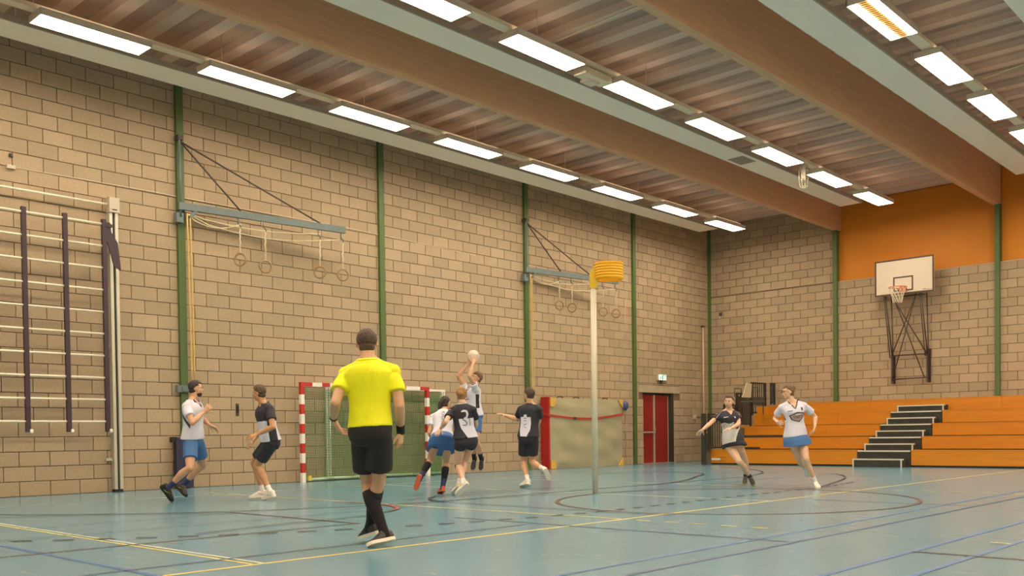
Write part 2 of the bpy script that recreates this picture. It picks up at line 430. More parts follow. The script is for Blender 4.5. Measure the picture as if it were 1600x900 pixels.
for i, y in enumerate((-4.41, -8.82, -13.23, -17.64)):
    struct(MB().box((L_END, y-.085, 6.92), (.10, y+.085, (H_CEIL if i == 0 else H_HIGH)+.02)).build('roof_beam', M['wood_beam']))
# green steel columns
for x in (-23.4, -18.675, -13.9, -9.08, -4.285):
    struct(MB().box((x-.07, -.07, 0), (x+.07, .03, H_CEIL)).build('steel_column', M['green']))
struct(MB().box((-.07, -.09, 0), (.03, .03, H_CEIL)).build('steel_column', M['green']))
for y in (-4.37, -8.85, -13.26):
    struct(MB().box((-.09, y-.06, 0), (.16, y+.06, 6.93)).build('steel_column', M['green']))
# ------------------------------------------------------------------ court lines (flat print on the floor)
_lz = [0.0015]
def line(pts, w, m, name='court_line'):
    _lz[0] += .00012; z = _lz[0]
    pts = [Vector((p[0], p[1], z)) for p in pts]; vs = []; fs = []
    for i, p in enumerate(pts):
        d = (pts[min(i+1, len(pts)-1)]-pts[max(i-1, 0)]).normalized(); n = Vector((-d.y, d.x, 0))*w/2
        vs += [p+n, p-n]
    for i in range(len(pts)-1): fs.append((2*i+1, 2*i+3, 2*i+2, 2*i))
    return MB().add(vs, fs).build(name, M[m], floor)
def arc(c, rx, a0, a1, n=40, ry=None):
    ry = ry or rx
    return [(c[0]+rx*math.cos(math.radians(a0+(a1-a0)*i/n)), c[1]+ry*math.sin(math.radians(a0+(a1-a0)*i/n))) for i in range(n+1)]
def smooth_pts(p, k=6):
    p = [Vector((a[0], a[1], 0)) for a in p]; out = []
    for i in range(len(p)-1):
        a, b, c, d = p[max(i-1, 0)], p[i], p[i+1], p[min(i+2, len(p)-1)]
        for j in range(k):
            t = j/k; out.append(.5*((2*b)+(c-a)*t+(2*a-5*b+4*c-d)*t*t+(3*b-a-3*c+d)*t**3))
    out.append(p[-1]); return out
LW = .045
line([(-27.3, -10.535), (-4.2, -10.56)], .05, 'l_yellow')
line([(-23.71, -2.4), (-23.71, -10.5)], .035, 'l_yellow'); line([(-23.63, -2.4), (-23.63, -10.5)], .035, 'l_white')
line([(-19.25, -1.9), (-19.25, -10.5)], .045, 'l_yellow')
line([(-15.98, -2.3), (-15.98, -10.5)], LW, 'l_white')
line([(-12.97, -2.4), (-12.97, -8.4)], LW, 'l_white')
line([(-26, -2.46), (-4.5, -2.46)], LW, 'l_white')
line([(-24.43, -2.0), (-24.43, -13.2)], .05, 'l_blue')
line([(-27, -12.60), (-7, -12.56)], LW, 'l_blue'); line([(-27, -12.93), (-8, -12.94)], LW, 'l_navy')
line([(-27, -13.89), (-9, -13.89)], .05, 'l_blue'); line([(-27, -14.33), (-9, -14.33)], .05, 'l_blue')
for k in range(5): line([(-19.29, -10.74-.33*k), (-19.29, -10.91-.33*k)], .045, 'l_yellow', 'line_dash')
for k in range(2): line([(-19.29, -14.17-.33*k), (-19.29, -14.32-.33*k)], .045, 'l_yellow', 'line_dash')
for k in range(6): line([(-12.97, -11.0-.42*k), (-12.97, -11.2-.42*k)], .05, 'l_yellow', 'line_dash')
line([(-20.17, -8.9), (-20.17, -12.9)], .035, 'l_navy'); line([(-20.23, -13.9), (-20.24, -15.5)], .045, 'l_dark')
line([(-15.5, -10.9), (-15.5, -12.9)], .03, 'l_dark')
line(arc((-15.97, -9.97), 2.5, 0, 360, 72, 2.32), .055, 'l_brown')
line([(-25.5, -8.56), (-21.27, -8.56)], .035, 'l_brown'); line([(-21.27, -6.0), (-21.27, -8.6)], .045, 'l_brown')
line([(-25.5, -10.1), (-20.3, -10.1)], .03, 'l_navy')
# handball area: six metre line, dashed nine metre line
for c, a0, a1 in (((-17.95, -.75), 180, 270), ((-10.8, -.75), 270, 360)): line(arc(c, 6.1, a0, a1), .045, 'l_dark')
line([(-17.95, -6.86), (-10.8, -6.86)], .045, 'l_dark')
s = 0; pts9 = arc((-18.15, -.75), 9.0, 195, 270, 260)+[(x, -9.75) for x in np.arange(-18.1, -13.0, .045)]+arc((-13.0, -.75), 9.0, 270, 284, 50)
on = True; seg = []; acc = 0
for a, b in zip(pts9, pts9[1:]):
    acc += math.dist(a, b)
    if on: seg.append(a)
    if acc > .155:
        if on and len(seg) > 1: line(seg+[b], .062, 'l_dark', 'line_dash')
        on = not on; acc = 0; seg = [b] if on else []
line(smooth_pts([(-15.2, -5.95), (-16.6, -5.75), (-17.59, -5.9), (-18.2, -6.3), (-18.5, -6.75), (-18.6, -7.2), (-18.62, -8.0), (-18.62, -9.6), (-18.55, -10.7)]), .045, 'l_dark')
line(smooth_pts([(-22.9, -8.2), (-21.7, -8.0), (-21.1, -7.98), (-20.6, -7.88), (-20.1, -7.66), (-19.85, -7.48)]), .04, 'l_dark')
line(smooth_pts([(-19.95, -7.56), (-19.72, -7.38), (-19.5, -7.02), (-19.36, -6.65), (-19.32, -6.2), (-19.4, -5.6)]), .05, 'l_red')
line(smooth_pts([(-20.2, -6.9), (-18.37, -6.95), (-17.18, -7.05), (-16.09, -7.35), (-15.28, -7.72), (-14.2, -8.25), (-13.3, -9.2), (-12.95, -10.2)]), .03, 'l_dark')
line(smooth_pts([(-10.6, -3.2), (-9.3, -3.6), (-8.7, -4.2), (-8.85, -4.9), (-9.4, -5.5), (-10.44, -5.95), (-11.6, -6.5), (-12.82, -6.9), (-13.64, -6.95)]), .05, 'l_dark')
line(smooth_pts([(-8.6, -6.3), (-7.9, -6.8), (-7.75, -7.5), (-8.4, -8.15), (-9.6, -8.78), (-11.2, -9.3), (-13.0, -9.8)]), .035, 'l_dark')
line([(-23.4, -4.3), (-21.3, -6.2)], .045, 'l_dark'); line([(-25, -6.2), (-15, -6.2)], .025, 'l_navy'); line([(-25, -7.3), (-19.3, -7.3)], .025, 'l_navy')
line([(-15.5, -7.72), (-9.5, -7.72)], .03, 'l_navy'); line([(-12.66, -7.7), (-12.66, -10.5)], .03, 'l_dark'); line([(-8.6, -2.6), (-8.6, -9.0)], .03, 'l_navy')

# ------------------------------------------------------------------ lamps, trunking, ceiling panels
LAMP_L, LAMP_W, LAMP_Z = 1.66, .44, 7.02
def lamp(name, loc, louvred=False):
    """a box luminaire: housing, glowing diffuser; one photographed with its middle louvre showing"""
    r = bpy.data.objects.new(name, None); COL.objects.link(r); r.location = loc; r.empty_display_size = .1
    L, W = LAMP_L, LAMP_W; mb = MB()
    mb.box((0, 0, .0), (.015, -W, .09)).box((L-.015, 0, 0), (L, -W, .09)).box((0, 0, 0), (L, -.015, .09)).box((0, -W+.015, 0), (L, -W, .09)).box((0, 0, .085), (L, -W, .10))
    h = mb.build('housing', M['lamp_house'], None); h.parent = r
    d = MB()
    if louvred: d.box((.02, -.02, .006), (L-.02, -.145, .03)).box((.02, -W+.145, .006), (L-.02, -W+.02, .03))
    else: d.box((.015, -.015, .004), (L-.015, -W+.015, .03))
    o = d.build('diffuser', M['lamp'], None); o.parent = r
    if louvred:
        f = MB()
        for i in range(22): f.box((.05+i*.073, -.145, .003), (.075+i*.073, -W+.145, .05))
        f.box((.02, -.145, .035), (L-.02, -W+.145, .055))
        o = f.build('louvre', M['louvre'], None); o.parent = r
    o = MB().box((.03, -.05, .1005), (L-.03, -.115, .103)).box((.03, -W+.05, .1005), (L-.03, -W+.115, .103)).build('fill_strip', M['ceiling_fill'], None); o.parent = r  # extra glowing strips, added as fill light for the ceiling
    return r
rows_y = [-1.93-4.41*k for k in range(5)]
ordinal = ['', 'second ', 'third ', 'fourth ', 'fifth ', 'sixth ', 'seventh ', 'eighth ', 'ninth ', 'tenth ', 'eleventh ']
rowname = ['in the row beside the block wall', 'in the row between the two brown roof beams', 'in the row past the nearer roof beam', 'in the fourth row over the near court edge', 'in the row nearest the spectators']
proto = None
for k, y in enumerate(rows_y):
    for i in range(11):
        x = -3.44-2.65*i
        loc = (x, y, LAMP_Z)
        if k == 2 and i == 4: o = lamp('ceiling_lamp', loc, True)
        elif proto is None: o = proto = lamp('ceiling_lamp', loc)
        else: o = copy_tree(proto, loc)
        lab = ('ceiling lamp with a brown louvre between two glowing tubes' if (k == 2 and i == 4) else
               ('end lamp nearest the far wall, ' if i == 0 else ordinal[i]+'glowing lamp from the far wall ')+rowname[k])
        tag(o, lab, 'lamp', 'glowing box lamps under the roof')
    if k < 4:
        t = thing('lighting_trunk', (-17, y-.22, LAMP_Z+.12), '', 'trunking')
        MB().box((-32, y-.13, LAMP_Z+.115), (-1.85, y-.31, LAMP_Z+.18)).build('channel', M['trunk'], t)
        for x in range(-31, -2, 3): thin('hanger', [(x, y-.22, LAMP_Z+.17), (x, y-.22, 7.68)], .006, M['lamp_house'], t)
        tag(t, ['beige trunking that carries the lamps beside the block wall', 'beige trunking that carries the lamps between the brown roof beams', 'beige trunking that carries the lamps past the nearer roof beam', 'beige trunking that carries the lamps over the near court edge'][k], 'trunking', 'lamp trunking')
for k, (y0, y1) in enumerate(((-1.147, -1.775), (-5.565, -6.135), (-9.93, -10.50), (-14.35, -14.98))):
    p = thing('ceiling_panel', (-17, y0, 7.0), ['long white ceiling panel beside the block wall', 'long white ceiling panel behind the lamps between the roof beams', 'long white ceiling panel across the top right, beyond the nearer roof beam', 'white ceiling panel over the near court edge'][k], 'panel', 'long white ceiling panels')
    MB().box((-32, y0, 7.03), (-2.40, y1, 7.09)).build('panel', M['white_panel'], p)
    MB().box((-32, y1-.03, 7.026), (-2.38, y1+.0, 7.11)).build('edge_lip', M['panel_lip'], p)
    if k == 1:
        g = MB()
        for i in range(9): g.box((-8.5+i*.065, y0-.08, 7.022), (-8.47+i*.065, y1+.1, 7.03))
        g.box((-8.53, y0-.08, 7.026), (-7.95, y1+.1, 7.03)); g.build('vent_grille', M['panel_lip'], p)
    for x in range(-30, -2, 4): thin('hanger', [(x, (y0+y1)/2, 7.08), (x, (y0+y1)/2, 7.70)], .006, M['lamp_house'], p)
p = MB().box((-12.95, -12.47, 7.0), (-11.0, -13.1, 7.06)).build('ceiling_flap', M['white_panel'], None)
tag(p, 'pale ceiling board cut by the top right picture corner', 'board')
c = thing('control_box', (-14.5, -6.5, 7.05), 'small beige control box between two lamps between the roof beams', 'box')
MB().box((-14.84, -6.36, 6.99), (-14.12, -6.62, 7.10)).build('case', M['trunk'], c); MB().box((-14.6, -6.3, 6.96), (-14.3, -6.5, 7.0)).build('cover', M['lamp_house'], c)
c = thing('motion_sensor', (-6.6, -6.5, 6.7), 'small hanging sensor in a wire cage between two lamps', 'sensor')
MB().lathe([(.035, -.16), (.05, -.14), (.05, .12), (.09, .14), (.09, .2)], (-6.55, -6.5, 6.93), 14).build('body', M['lamp_house'], c, True)
cg = MB()
for i in range(8):
    a = i*math.pi/4; cg.tube([(-6.55+.10*math.cos(a), -6.5+.10*math.sin(a), 7.1), (-6.55+.11*math.cos(a), -6.5+.11*math.sin(a), 6.8), (-6.55+.08*math.cos(a), -6.5+.08*math.sin(a), 6.62)], .006, 5)
for r_, z in ((.11, 6.82), (.08, 6.62), (.11, 7.0)): cg.tube([(-6.55+r_*math.cos(t*math.pi/8), -6.5+r_*math.sin(t*math.pi/8), z) for t in range(16)], .006, 5, closed=True)
cg.build('cage', M['trunk'], c, True)

# ------------------------------------------------------------------ wall fixtures on the left wall
cf = thing('climbing_frame', (-21.5, -.35, 1.0), 'large wall climbing frame with plum uprights and pale rungs', 'climbing frame')
for x in (-22.85, -22.2, -21.555, -20.905, -20.255):
    u = MB().box((x-.035, -.385, 1.06), (x+.035, -.32, 4.70)).build('upright', M['purple'], cf)
    MB().lathe([(.02, -.02), (.028, 0), (.028, .03), (.018, .05)], (x+.04, -.39, 1.06), 10).build('end_cap', M['white_paint'], u, True)
for i in range(10):
    z = 1.235+i*.3765
    thin('rung', [(-24.2, -.352, z), (-20.24, -.352, z)], .018, M['rung'], cf, 8)
for z in (1.4, 4.4): MB().box((-24.1, -.34, z), (-24.05, 0, z+.06)).build('wall_stay', M['purple'], cf)
pl = [(-20.26, 4.66), (-20.15, 4.66), (-20.13, 4.5), (-20.02, 4.32), (-19.98, 3.93), (-20.02, 3.88), (-20.09, 3.92), (-20.17, 4.22), (-20.26, 4.45)]
MB().prism([(x, -.37, z) for x, z in pl], (0, .03, 0)).build('bracket_plate', M['purple'], cf)
MB().box((-20.28, -.39, 4.58), (-20.12, -.30, 4.63)).build('hinge_bar', M['purple'], cf)
MB().lathe([(.02, 0), (.02, .05)], (-19.99, -.35, 3.87), 8).build('hinge_pin', M['purple'], cf)
gp = thing('guide_post', (-19.98, -.1, 0), 'tall beige slotted guide post with a box on top, beside the climbing frame', 'post')
MB().box((-20.055, -.13, .05), (-20.0, -.01, 4.93)).box((-19.955, -.13, .05), (-19.90, -.01, 4.93)).build('rail', M['alu'], gp)
MB().box((-20.0, -.07, .05), (-19.955, -.01, 4.93)).build('slot', M['black'], gp)
MB().box((-20.05, -.125, .0), (-19.905, -.015, .05)).build('foot', M['black'], gp)
MB().box((-20.065, -.17, 4.90), (-19.885, -.01, 5.16)).build('head_box', M['plastic_grey'], gp)
MB().box((-20.02, -.173, 4.935), (-19.93, -.17, 4.955)).build('name_strip', M['print_dark'], gp)
thin('cable_tube', [(-24.2, -.12, 5.03), (-20.07, -.12, 5.03)], .02, M['rung'], gp, 8)
for z in (4.2, 2.55, .55): MB().box((-20.16, -.05, z), (-20.05, .0, z+.05)).build('bracket', M['plastic_grey'], gp)
wc = thin('wall_cable', [(-21.6, -.005, 5.40), (-19.2, -.008, 5.43), (-18.8, -.02, 5.42), (-14.6, -.008, 5.44), (-10.9, -.005, 5.37)], .008, M['trunk'])
tag(wc, 'thin cable running high along the block wall', 'cable')
wh = thing('wall_bracket', (-21.6, -.03, 5.5), 'small pale bracket high on the wall at the left', 'bracket')
MB().box((-21.68, -.06, 5.36), (-21.55, 0, 5.42)).build('plate', M['plastic_grey'], wh); MB().lathe([(.03, 0), (.03, .05)], (-21.6, -.02, 5.56), 8).build('knob', M['dark_steel'], wh)
wk = thing('wall_hook', (-17.55, -.02, 1.5), 'small dark socket on the wall behind the bearded player', 'socket')
MB().box((-17.58, -.02, 1.36), (-17.52, .0, 1.60)).build('plate', M['dark_steel'], wk); MB().box((-17.565, -.04, 1.42), (-17.535, -.02, 1.55)).build('slot', M['black'], wk)

def ring_bracket(hx, wlab, ang, length, braces, z_arm=5.22):
    h = Vector((hx, -.17, 0)); d = Vector((math.cos(ang), math.sin(ang), 0)); n = Vector((-d.y, d.x, 0))
    b = thing('ring_bracket', (hx, -.12, z_arm), 'grey swing arm for gymnastic rings on the wall, '+wlab, 'bracket', 'swing arms for gymnastic rings')
    A = lambda t, z: h+d*t+Vector((0, 0, z))
    MB().bar(A(-.06, z_arm), A(length, z_arm), .07, .13).build('arm', M['steel_grey'], b)
    MB().tube([A(-.02, z_arm-.2), A(-.02, 6.5)], .022, 8).build('pivot_tube', M['steel_grey'], b, True)
    MB().box((hx-.10, -.17, z_arm-.3), (hx+.04, -.05, z_arm-.12)).build('lower_hinge', M['steel_grey'], b)
    MB().box((hx-.06, -.2, 6.44), (hx+.04, -.05, 6.52)).build('upper_hinge', M['dark_steel'], b)
    for t in braces: thin('brace', [A(0, 6.40), A(t, z_arm+.05)], .016, M['dark_steel'], b, 8)
    MB().bar(A(.15, z_arm-.19), A(.30, z_arm-.02), .05, .06).build('rope_guide', M['steel_grey'], b)
    return b, A
def ring_set(A, ts, tz, zr, z_arm, wlab, labels, spins):
    for t, tzz, lab, sp in zip(ts, tz, labels, spins):
        p = A(t, 0); r = thing('gymnastic_ring', (p.x, p.y, tzz), lab, 'ring', 'gymnastic rings '+wlab)
        hk = MB().tube([A(t-.03, z_arm-.06), A(t-.03, z_arm-.17), A(t+.03, z_arm-.22), A(t, z_arm-.28)], .014, 6); hk.build('hanger', M['steel_grey'], r, True)
        z0, z1 = z_arm-.26, tzz+.28
        MB().tube([A(t, z0-(z0-z1)*k/8)+Vector((.012*math.sin(k*2.1), 0, 0)) for k in range(9)], .017, 6).build('rope', M['rope'], r, True)
        MB().bar(A(t, z1+.01), A(t, tzz+.10), .03, .012).build('strap', M['rope'], r)
        u = Vector((math.cos(sp), math.sin(sp), 0))
        MB().tube([A(t, tzz)+u*(.115*math.cos(q*math.pi/12))+Vector((0, 0, .115*math.sin(q*math.pi/12))) for q in range(24)], .019, 8, closed=True).build('hoop', M['wood_ring'], r, True)
def pull_rope(A, z_arm, ends, x_drop, z_low, lab):
    r = thing('pull_rope', (x_drop, -.2, z_low), lab, 'rope', 'pull ropes of the ring sets')
    for k, e in enumerate(ends):
        pts = [A(.1, z_arm-.12)]+[A(.1+(e-.1)*q/8, z_arm-.15-.10*math.sin(math.pi*q/8)*(1+.4*k)-.03*k) for q in range(1, 9)]
        MB().tube(pts, .011, 5).build('cord', M['rope'], r, True)
    for k, dx in enumerate((0.0, .055)):
        MB().tube([A(.1+dx, z_arm-.12)+Vector((0, 0, -q*(z_arm-.12-z_low)/10))+Vector((.03*q/10, -.01*q/10, 0)) for q in range(11)], .015, 6).build('fall', M['yellow_rope'], r, True)
b1, A1 = ring_bracket(-18.72, 'left of the pair', -.125, 3.42, (1.17, 2.9))
ring_set(A1, (1.12, 1.64, 2.83, 3.36), (4.36, 4.28, 4.29, 4.29), 0, 5.22, 'on the left swing arm',
         ['wooden ring nearest the green column, left swing arm', 'second wooden ring from the green column, left swing arm', 'third wooden ring from the green column, left swing arm', 'wooden ring at the free end of the left swing arm'], (-1.0, -.3, -.8, -.35))
pull_rope(A1, 5.22, (2.85, 1.15, 3.3), -18.6, 1.9, 'yellow double rope hanging beside the green column behind the bearded player')
b2, A2 = ring_bracket(-9.18, 'behind the yellow korfball basket', -.13, 3.35, (1.2, 2.35), 5.20)
ring_set(A2, (1.12, 1.58, 2.76, 3.28), (4.37, 4.34, 4.32, 4.31), 0, 5.20, 'on the right swing arm',
         ['wooden ring nearest its green column, right swing arm', 'second wooden ring from its column, right swing arm', 'third wooden ring, just right of the korfball pole', 'last wooden ring, right of the yellow korfball basket'], (-.4, -1.25, -.75, -1.15))
pull_rope(A2, 5.20, (2.3, 1.15, 3.2), -9.0, 1.9, 'pale double rope hanging beside the green column left of the korfball pole')
cp = thing('column_clamp', (-18.7, -.1, 1.86), 'grey steel clamp around the green column behind the bearded player', 'clamp')
MB().box((-18.85, -.13, 1.79), (-18.55, -.06, 1.92)).build('band', M['steel_grey'], cp); MB().box((-18.76, -.15, 1.81), (-18.62, -.13, 1.89)).build('bolt_plate', M['steel_grey'], cp)
pd = thing('column_pad', (-18.75, -.15, 0), 'dark navy pad around the foot of a green column', 'pad')
MB().box((-18.93, -.20, .02), (-18.60, -.085, .95)).build('cushion', M['navy_pad'], pd); MB().box((-19.0, -.18, .86), (-18.9, -.08, .96)).build('buckle', M['black'], pd)

# handball goal folded flat on the wall
hg = thing('handball_goal', (-14.4, -.25, 0), 'red and white handball goal with green net folded against the wall', 'goal')
def bands(name_axis, p, q, cuts, colors, w):
    p = Vector(p); q = Vector(q); L = (q-p).length
    for a, b, c in zip(cuts, cuts[1:], colors):
        MB().bar(lerp(p, q, a/L), lerp(p, q, b/L), w, w, up=(0, 1, 0)).build('red_band' if c == 'r' else 'white_band', M['red_paint' if c == 'r' else 'white_paint'], hg)
zc = [0, .2, .4, .6, .8, 1.0, 1.2, 1.4, 1.6, 1.8, 2.05]
for x in (-16.24, -12.82): bands('post', (x, -.28, 0.0), (x, -.28, 2.05), zc, 'wrwrwrwrwr', .08)
xl = -16.2; bands('bar', (xl, -.28, 2.01), (-12.86, -.28, 2.01), [0, .2, .44, .64, .86, 1.06, 1.26, 1.46, 1.66, 1.86, 2.06, 2.26, 2.48, 2.72, 2.95, 3.14, 3.34], 'rwrwrwrwrwrwrwwr'[:16], .08)
for x in (-15.45, -12.14):
    MB().box((x-.055, -.10, .05), (x-.015, -.06, 1.98)).box((x+.015, -.10, .05), (x+.055, -.06, 1.98)).build('rear_post', M['white_paint'], hg)
MB().bar((-15.5, -.08, 1.99), (-12.08, -.08, 1.99), .05, .05).build('rear_bar', M['white_paint'], hg)
thin('floor_rail', [(-16.1, -.2, .05), (-15.4, -.13, .06), (-12.0, -.10, .05)], .03, M['net_rail'], hg, 8)
MB().box((-16.10, -.28, .03), (-16.03, -.22, .13)).build('clip', M['yellow_clip'], hg)
def net(x0, x1, z0, z1, y, step, r, sag, seed):
    rn = random.Random(seed); mb = MB(); nx = int((x1-x0)/step); nz = int((z1-z0)/step)
    P = lambda i, j: Vector((x0+(x1-x0)*i/nx+.012*math.sin(j*.9+i*.3), y+.02*math.sin(i*.35+j*.2+seed), z0+(z1-z0)*j/nz-sag*math.sin(math.pi*i/nx)*(j/nz)))
    for i in range(nx+1): mb.tube([P(i, j) for j in range(0, nz+1, 3)]+[P(i, nz)], r, 3, cap=False)
    for j in range(nz+1): mb.tube([P(i, j) for i in range(0, nx+1, 3)]+[P(nx, j)], r, 3, cap=False)
    o = mb.build('net', M['net_green'], hg); o['kind'] = 'stuff'
net(-16.15, -12.95, .05, 1.93, -.16, .05, .0038, .05, 1)
net(-15.55, -12.1, .05, 1.93, -.115, .055, .0034, .12, 2)
net(-12.86, -12.3, .05, 1.9, -.2, .04, .0055, .02, 3)

# landing mat leaning on the wall
lm_ = thing('landing_mat', (-6.95, -.17, 0), 'big upright landing mat with beige cover and red side', 'mat')
X0, X1, MZ = -8.56, -5.29, 1.90
MB().box((X0-.002, -.035, .0), (X0+.06, -.30, MZ+.02)).build('side_panel', M['mat_red'], lm_)
MB().box((X0+.05, -.035, .0), (X1, -.27, MZ-.01)).build('core', M['mat_cover'], lm_)
g = MB(); nx, nz = 70, 44; vs = []
for j in range(nz+1):
    for i in range(nx+1):
        u, w = i/nx, j/nz
        fold = .016*math.sin(9*(w*1.6-.9*abs(u-.5)**1.5*2)+3*u)*(1-.3*w)+.009*math.sin(23*(w+.55*(u-.5)**2)+7*u)
        ed = min(1, 8*min(u, 1-u, w+.02, 1-w))
        vs.append((X0+.058+(X1-X0-.058)*u, -.285-.03*ed+fold*ed*.9, .005+(MZ-.01)*w))
fs = [(j*(nx+1)+i, j*(nx+1)+i+1, (j+1)*(nx+1)+i+1, (j+1)*(nx+1)+i) for j in range(nz) for i in range(nx)]
g.add(vs, fs).build('cover', M['mat_cover'], lm_, True)
for sx, sz in ((0, 0), (0, 1), (1, 0), (1, 1)):
    x = X0+.06 if not sx else X1; z = .006 if not sz else MZ-.004; dx = .23 if not sx else -.23; dz = .23 if not sz else -.23
    poly = [(x, -.335, z), (x+dx, -.335, z), (x+dx*(.75 if not sx else 0), -.335, z+dz), (x, -.335, z+dz)]
    MB().prism(poly, (0, .03, 0)).build('corner_patch', M['mat_corner'], lm_)
for x in (-7.95, -7.26, -5.97):
    thin('handle', [(x-.12, -.2, MZ-.02), (x-.10, -.2, MZ+.035), (x+.10, -.2, MZ+.035), (x+.12, -.2, MZ-.02)], .014, M['dark_steel'], lm_)
sp = [(X0-.02, -.08, 1.48), (X0-.02, -.31, 1.44), (-8.3, -.342, 1.41), (-7.55, -.345, 1.355), (-6.9, -.345, 1.35), (-6.5, -.345, 1.37), (-5.9, -.345, 1.42), (X1+.01, -.33, 1.49), (X1+.012, -.06, 1.50)]
st = MB()
for a, b in zip(sp, sp[1:]): st.bar(a, b, .012, .055)
st.build('strap', M['strap_red'], lm_); MB().box((-7.58, -.362, 1.32), (-7.46, -.345, 1.39)).build('buckle', M['dark_steel'], lm_)
bb = thing('blue_bundle', (-4.9, -.14, 1.7), 'blue bundle tied to a cord beside the mat', 'bundle')
MB().ball((-4.92, -.14, 1.74), ((.11, 0, 0), (0, .09, 0), (0, 0, .12)), 14, 10, fn=lambda d: 1+.12*math.sin(9*d[0]+5*d[2])).build('bundle', M['blue_bag'], bb, True)
thin('cord', [(-5.35, -.55, 5.0), (-5.3, -.4, 3.9), (-5.05, -.2, 2.6), (-4.88, -.12, 1.85), (-4.80, -.08, 1.6), (-4.78, -.08, .06)], .008, M['rope'], bb)
MB().bar((-4.83, -.09, 1.72), (-4.74, -.08, 1.6), .03, .03).build('toggle', M['cream'], bb)

# door, exit sign, pipe, socket
door = bpy.data.objects.new('door_1', None); COL.objects.link(door); door.location = (-2.96, .12, 0); struct(door)
dy = .13
lf = MB().box((-3.72, dy, .01), (-3.10, dy+.05, 2.11)).build('door_leaf', M['door_red'], door)
MB().box((-3.72, dy-.05, .94), (-3.06, dy-.02, .98)).box((-3.66, dy-.03, .945), (-3.63, dy, .975)).build('push_bar', M['alu'], lf)
rl = MB().box((-3.03, dy, .01), (-2.30, dy+.05, 2.11)).build('door_leaf', M['door_red'], door)
MB().box((-3.10, dy-.025, .01), (-3.03, dy+.055, 2.11)).build('meeting_stile', M['alu'], door)
MB().box((-3.085, dy-.05, .92), (-3.045, dy-.02, 1.1)).box((-3.12, dy-.06, 1.02), (-3.05, dy-.04, 1.045)).build('handle', M['alu'], door)
MB().box((-3.79, dy-.02, 0), (-3.72, dy+.06, 2.17)).box((-2.30, dy-.01, 0), (-2.275, dy+.06, 2.14)).build('door_frame', M['alu'], door)
MB().box((-3.79, dy-.02, 2.11), (-2.13, dy+.06, 2.17)).box((-2.275, .02, 0), (-2.125, dy+.06, 2.14)).build('door_lining', M['door_frame'], door)
MB().box((-3.80, -.0, 0), (-2.12, .3, .012)).build('threshold', M['alu'], door)
MB().box((-3.8, .2, 0), (-2.12, .26, 2.17)).build('door_backing', M['door_frame'], door)
ex = thing('exit_sign', (-2.89, -.1, 2.65), 'small lit green and white exit sign above the red door', 'sign')
MB().box((-3.11, -.09, 2.555), (-2.67, -.02, 2.745)).build('case', M['plastic_grey'], ex)
MB().box((-3.09, -.095, 2.57), (-2.69, -.09, 2.73)).build('face', M['exit_white'], ex)
fg = MB(); ey = -.098
def flat(poly): fg.prism([(x, ey, z) for x, z in poly], (0, .003, 0))
flat([(-2.92, 2.58), (-2.86, 2.58), (-2.86, 2.72), (-2.92, 2.72)])       # door opening
flat([(-2.86, 2.70), (-2.74, 2.70), (-2.74, 2.72), (-2.86, 2.72)]); flat([(-2.75, 2.58), (-2.73, 2.58), (-2.73, 2.72), (-2.75, 2.72)])
flat([(-3.00, 2.685), (-2.975, 2.685), (-2.975, 2.715), (-3.00, 2.715)])  # running figure
flat([(-3.03, 2.64), (-2.98, 2.675), (-2.955, 2.665), (-3.0, 2.61)]); flat([(-3.0, 2.63), (-2.95, 2.61), (-2.955, 2.595), (-3.01, 2.61)])
flat([(-3.02, 2.63), (-3.06, 2.585), (-3.045, 2.58), (-3.0, 2.62)]); flat([(-2.985, 2.67), (-2.94, 2.645), (-2.945, 2.635), (-2.985, 2.652)])
fg.build('pictogram', M['exit_green'], ex)
MB().box((-2.92, -.06, 2.47), (-2.86, -.02, 2.555)).build('bracket', M['dark_steel'], ex)
pp = thing('wall_pipe', (-.45, -.07, .4), 'thin cream pipe running up the wall near the corner', 'pipe')
thin('pipe', [(-.45, -.05, .75), (-.45, -.05, 4.40)], .028, M['pipe'], pp, 8)
MB().box((-.53, -.09, .35), (-.42, -.01, .42)).box((-.47, -.10, .3), (-.43, -.03, .78)).build('tap', M['black'], pp); MB().box((-.52, -.08, 4.38), (-.38, -.01, 4.44)).build('clip', M['dark_steel'], pp)
so = thing('wall_socket', (-.95, -.03, 1.45), 'small cream wall socket with a cable near the corner', 'socket')
MB().box((-1.02, -.04, 1.38), (-.88, 0, 1.52)).build('plate', M['cream'], so); thin('cable', [(-.9, -.015, 1.43), (-.5, -.015, 1.42), (-.07, -.10, 1.42)], .01, M['dark_steel'], so)
lo = thing('wall_lamp', (-.04, -.45, 4.2), 'tiny dark fitting high on the far wall near the corner', 'fitting')
MB().box((-.06, -.42, 4.75), (0, -.50, 4.86)).build('body', M['dark_steel'], lo); MB().box((-.07, -.43, 4.66), (-.01, -.49, 4.74)).build('lens', M['cream'], lo)

